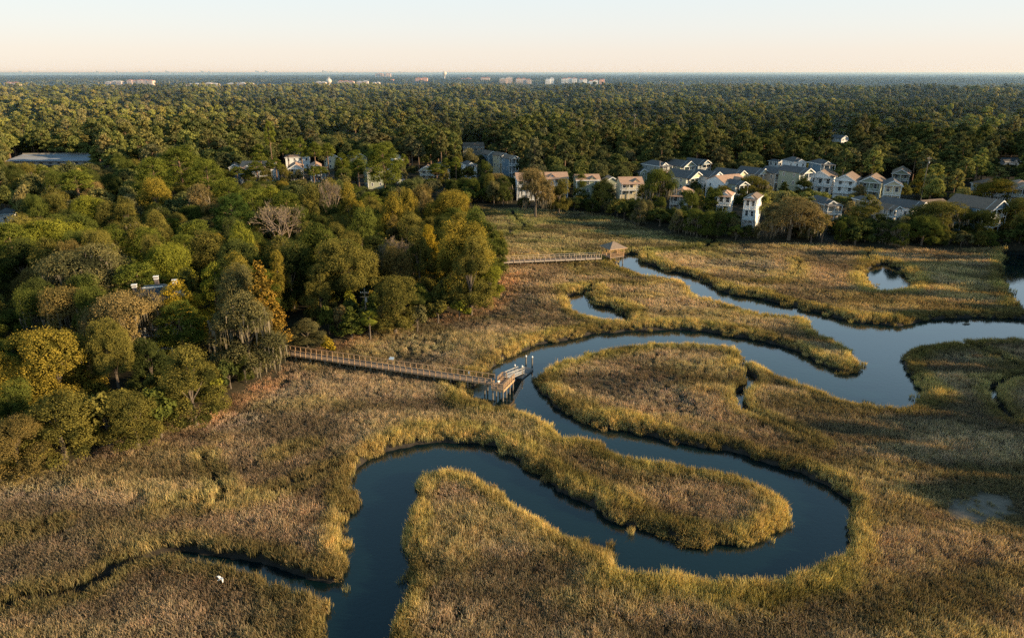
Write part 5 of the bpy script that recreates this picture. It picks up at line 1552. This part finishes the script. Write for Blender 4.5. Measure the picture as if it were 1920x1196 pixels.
def jitgrid(x0, x1, y0, y1, s):
    gx_, gy_ = np.meshgrid(np.arange(x0, x1, s), np.arange(y0, y1, s)); p = np.stack([gx_.ravel(), gy_.ravel()], 1)
    return p + RNG.uniform(-.45, .45, p.shape) * s
# mid field, including the wood just outside the right edge that shades the marsh
p = jitgrid(-720, 760, 205, 800, 9.0)
p2 = jitgrid(120, 290, 60, 330, 7.0)
p = np.concatenate([p[in_view(p[:, 0], p[:, 1])], p2[~in_view(p2[:, 0], p2[:, 1])]])
fs = forest_sd(p); p = p[(fs < -5) & ((p[:, 1] > 152) | (RNG.random(len(p)) < .5))]
ta = np.array(TREES)
kk = np.ones(len(p), bool)
for s in range(0, len(p), 2000):
    q = p[s:s + 2000]; d = np.sqrt(((q[:, None, :] - ta[None, :, :2]) ** 2).sum(2)) - ta[None, :, 2] * .75
    kk[s:s + 2000] = d.min(1) > 2.2
p = p[kk]
hN = fbm(p[:, 0], p[:, 1], 55, 90, 2)
pine_zone = smooth(.42, .62, fbm(p[:, 0], p[:, 1], 120, 95, 2) + .12 * (p[:, 0] < 0))
cl = np.array(CLEAR)
for i in range(len(p)):
    x, y = p[i]
    pn = RNG.random() < .15 + .65 * pine_zone[i]
    if y < 300: pn = pn and RNG.random() < .3
    h = (RNG.uniform(15, 23) if pn else RNG.uniform(9, 15)) * (.65 + .7 * hN[i]) * (1.25 if y < 150 else 1)
    w = (RNG.uniform(7.5, 13) if pn else RNG.uniform(8.5, 19)) * (1 if y > 320 else .8)
    if y < 520:
        a = allowed_h(x, y, 1, h, w)
        if a is None: continue
        h, w = a
    j = RNG.integers(5, 8) if pn else RNG.integers(0, 5)
    b_h = 19. if pn else 13.; b_w = 7.6 if pn else (11. if j < 3 else 14.)
    if y > 520: j = (RNG.integers(11, 14) if pn else RNG.integers(8, 11)); b_w = 7.6 if pn else 11.
    pts.append((x, y, .8)); scl.append((w / b_w, w / b_w, h / b_h)); idx.append(j)
nmid = len(pts)
px_ = np.array(pts); tin.append(tints(nmid, px_[:, 0], px_[:, 1], [2, 3, 5, 3, .2, .6, 2, .25, 3, 2]))
p = jitgrid(-1700, 1750, 800, 2080, 12); p = p[in_view(p[:, 0], p[:, 1], 1.03)]
p = p[RNG.random(len(p)) < .95]
e2 = 1950 + 130 * vnoise(p[:, 0], p[:, 1] * 0, 300, 3); p = p[p[:, 1] < e2]
n = len(p); hN = fbm(p[:, 0], p[:, 1], 110, 97, 4)
h = RNG.uniform(.75, 1.2, n) * (.7 + .6 * smooth(.2, .8, hN)) * 1.15 * (1 - .28 * smooth(1300, 1900, p[:, 1]))
w = RNG.uniform(.95, 2.2, n)
pts += [(a_, b_, .8) for a_, b_ in p]; scl += list(zip(w, w, h)); idx += list(RNG.integers(8, 14, n))
tin.append(tints(n, p[:, 0], p[:, 1], [2, 3, 5, 3, .05, .5, 2, .15, 3, 2]))
scatter("forest", np.array(pts), RNG.uniform(0, 6.28, len(pts)), np.array(scl), np.concatenate(tin), np.array(idx), FC, "mixed pine and oak forest rolling back from the houses", "forest")
print("FOREST", len(pts))
# far woods in patches
pts = []; scl = []
y = 2150.0
while y < 17500:
    s = max(1.0, y / 2900); dx = 44 * s
    xm = .75 * y * 1.06
    for x in np.arange(-xm, xm, dx):
        xx = x + RNG.uniform(-.3, .3) * dx; yy = y + RNG.uniform(-.3, .3) * 44 * s
        if yy > coast_y(np.array(xx), np.array(yy)) - 60: continue
        if yy < 2850:
            dn = float(vnoise(xx, yy, 260, 7))
            if dn < .55 or RNG.random() < .25: continue
            hh = RNG.uniform(.45, .7)
        else: hh = RNG.uniform(.95, 1.25)
        pts.append((xx, yy, 0)); scl.append((s, s, hh))
    y += 44 * s * (1.0 if y < 4500 else 1.5)
pts = np.array(pts); n = len(pts)
scatter("distant_woods", pts, RNG.uniform(0, 6.28, n), np.array(scl), tints(n, pts[:, 0], pts[:, 1], [4, 3, 2, 2, 0, .3, 3, .2, 1, 1]), RNG.integers(0, 5, n), PC, "hazy dark woods stretching to the sea behind the condos", "forest")
print("PATCH", n)

# ------------------------------------------------------------------ haze over the far country
HAZE = True
if HAZE:
    m, nt, out = newmat("haze_air")
    v = N(nt, "ShaderNodeVolumeScatter"); v.inputs["Color"].default_value = (.40, .66, 1.0, 1); v.inputs["Density"].default_value = 1 / 7500.; v.inputs["Anisotropy"].default_value = .2
    nt.links.new(v.outputs[0], out.inputs["Volume"])
    b = MB(); b.box(-30000, 30000, 420, 16000, -40, 62)
    o = b.build("haze", m); tag(o, kind="structure")
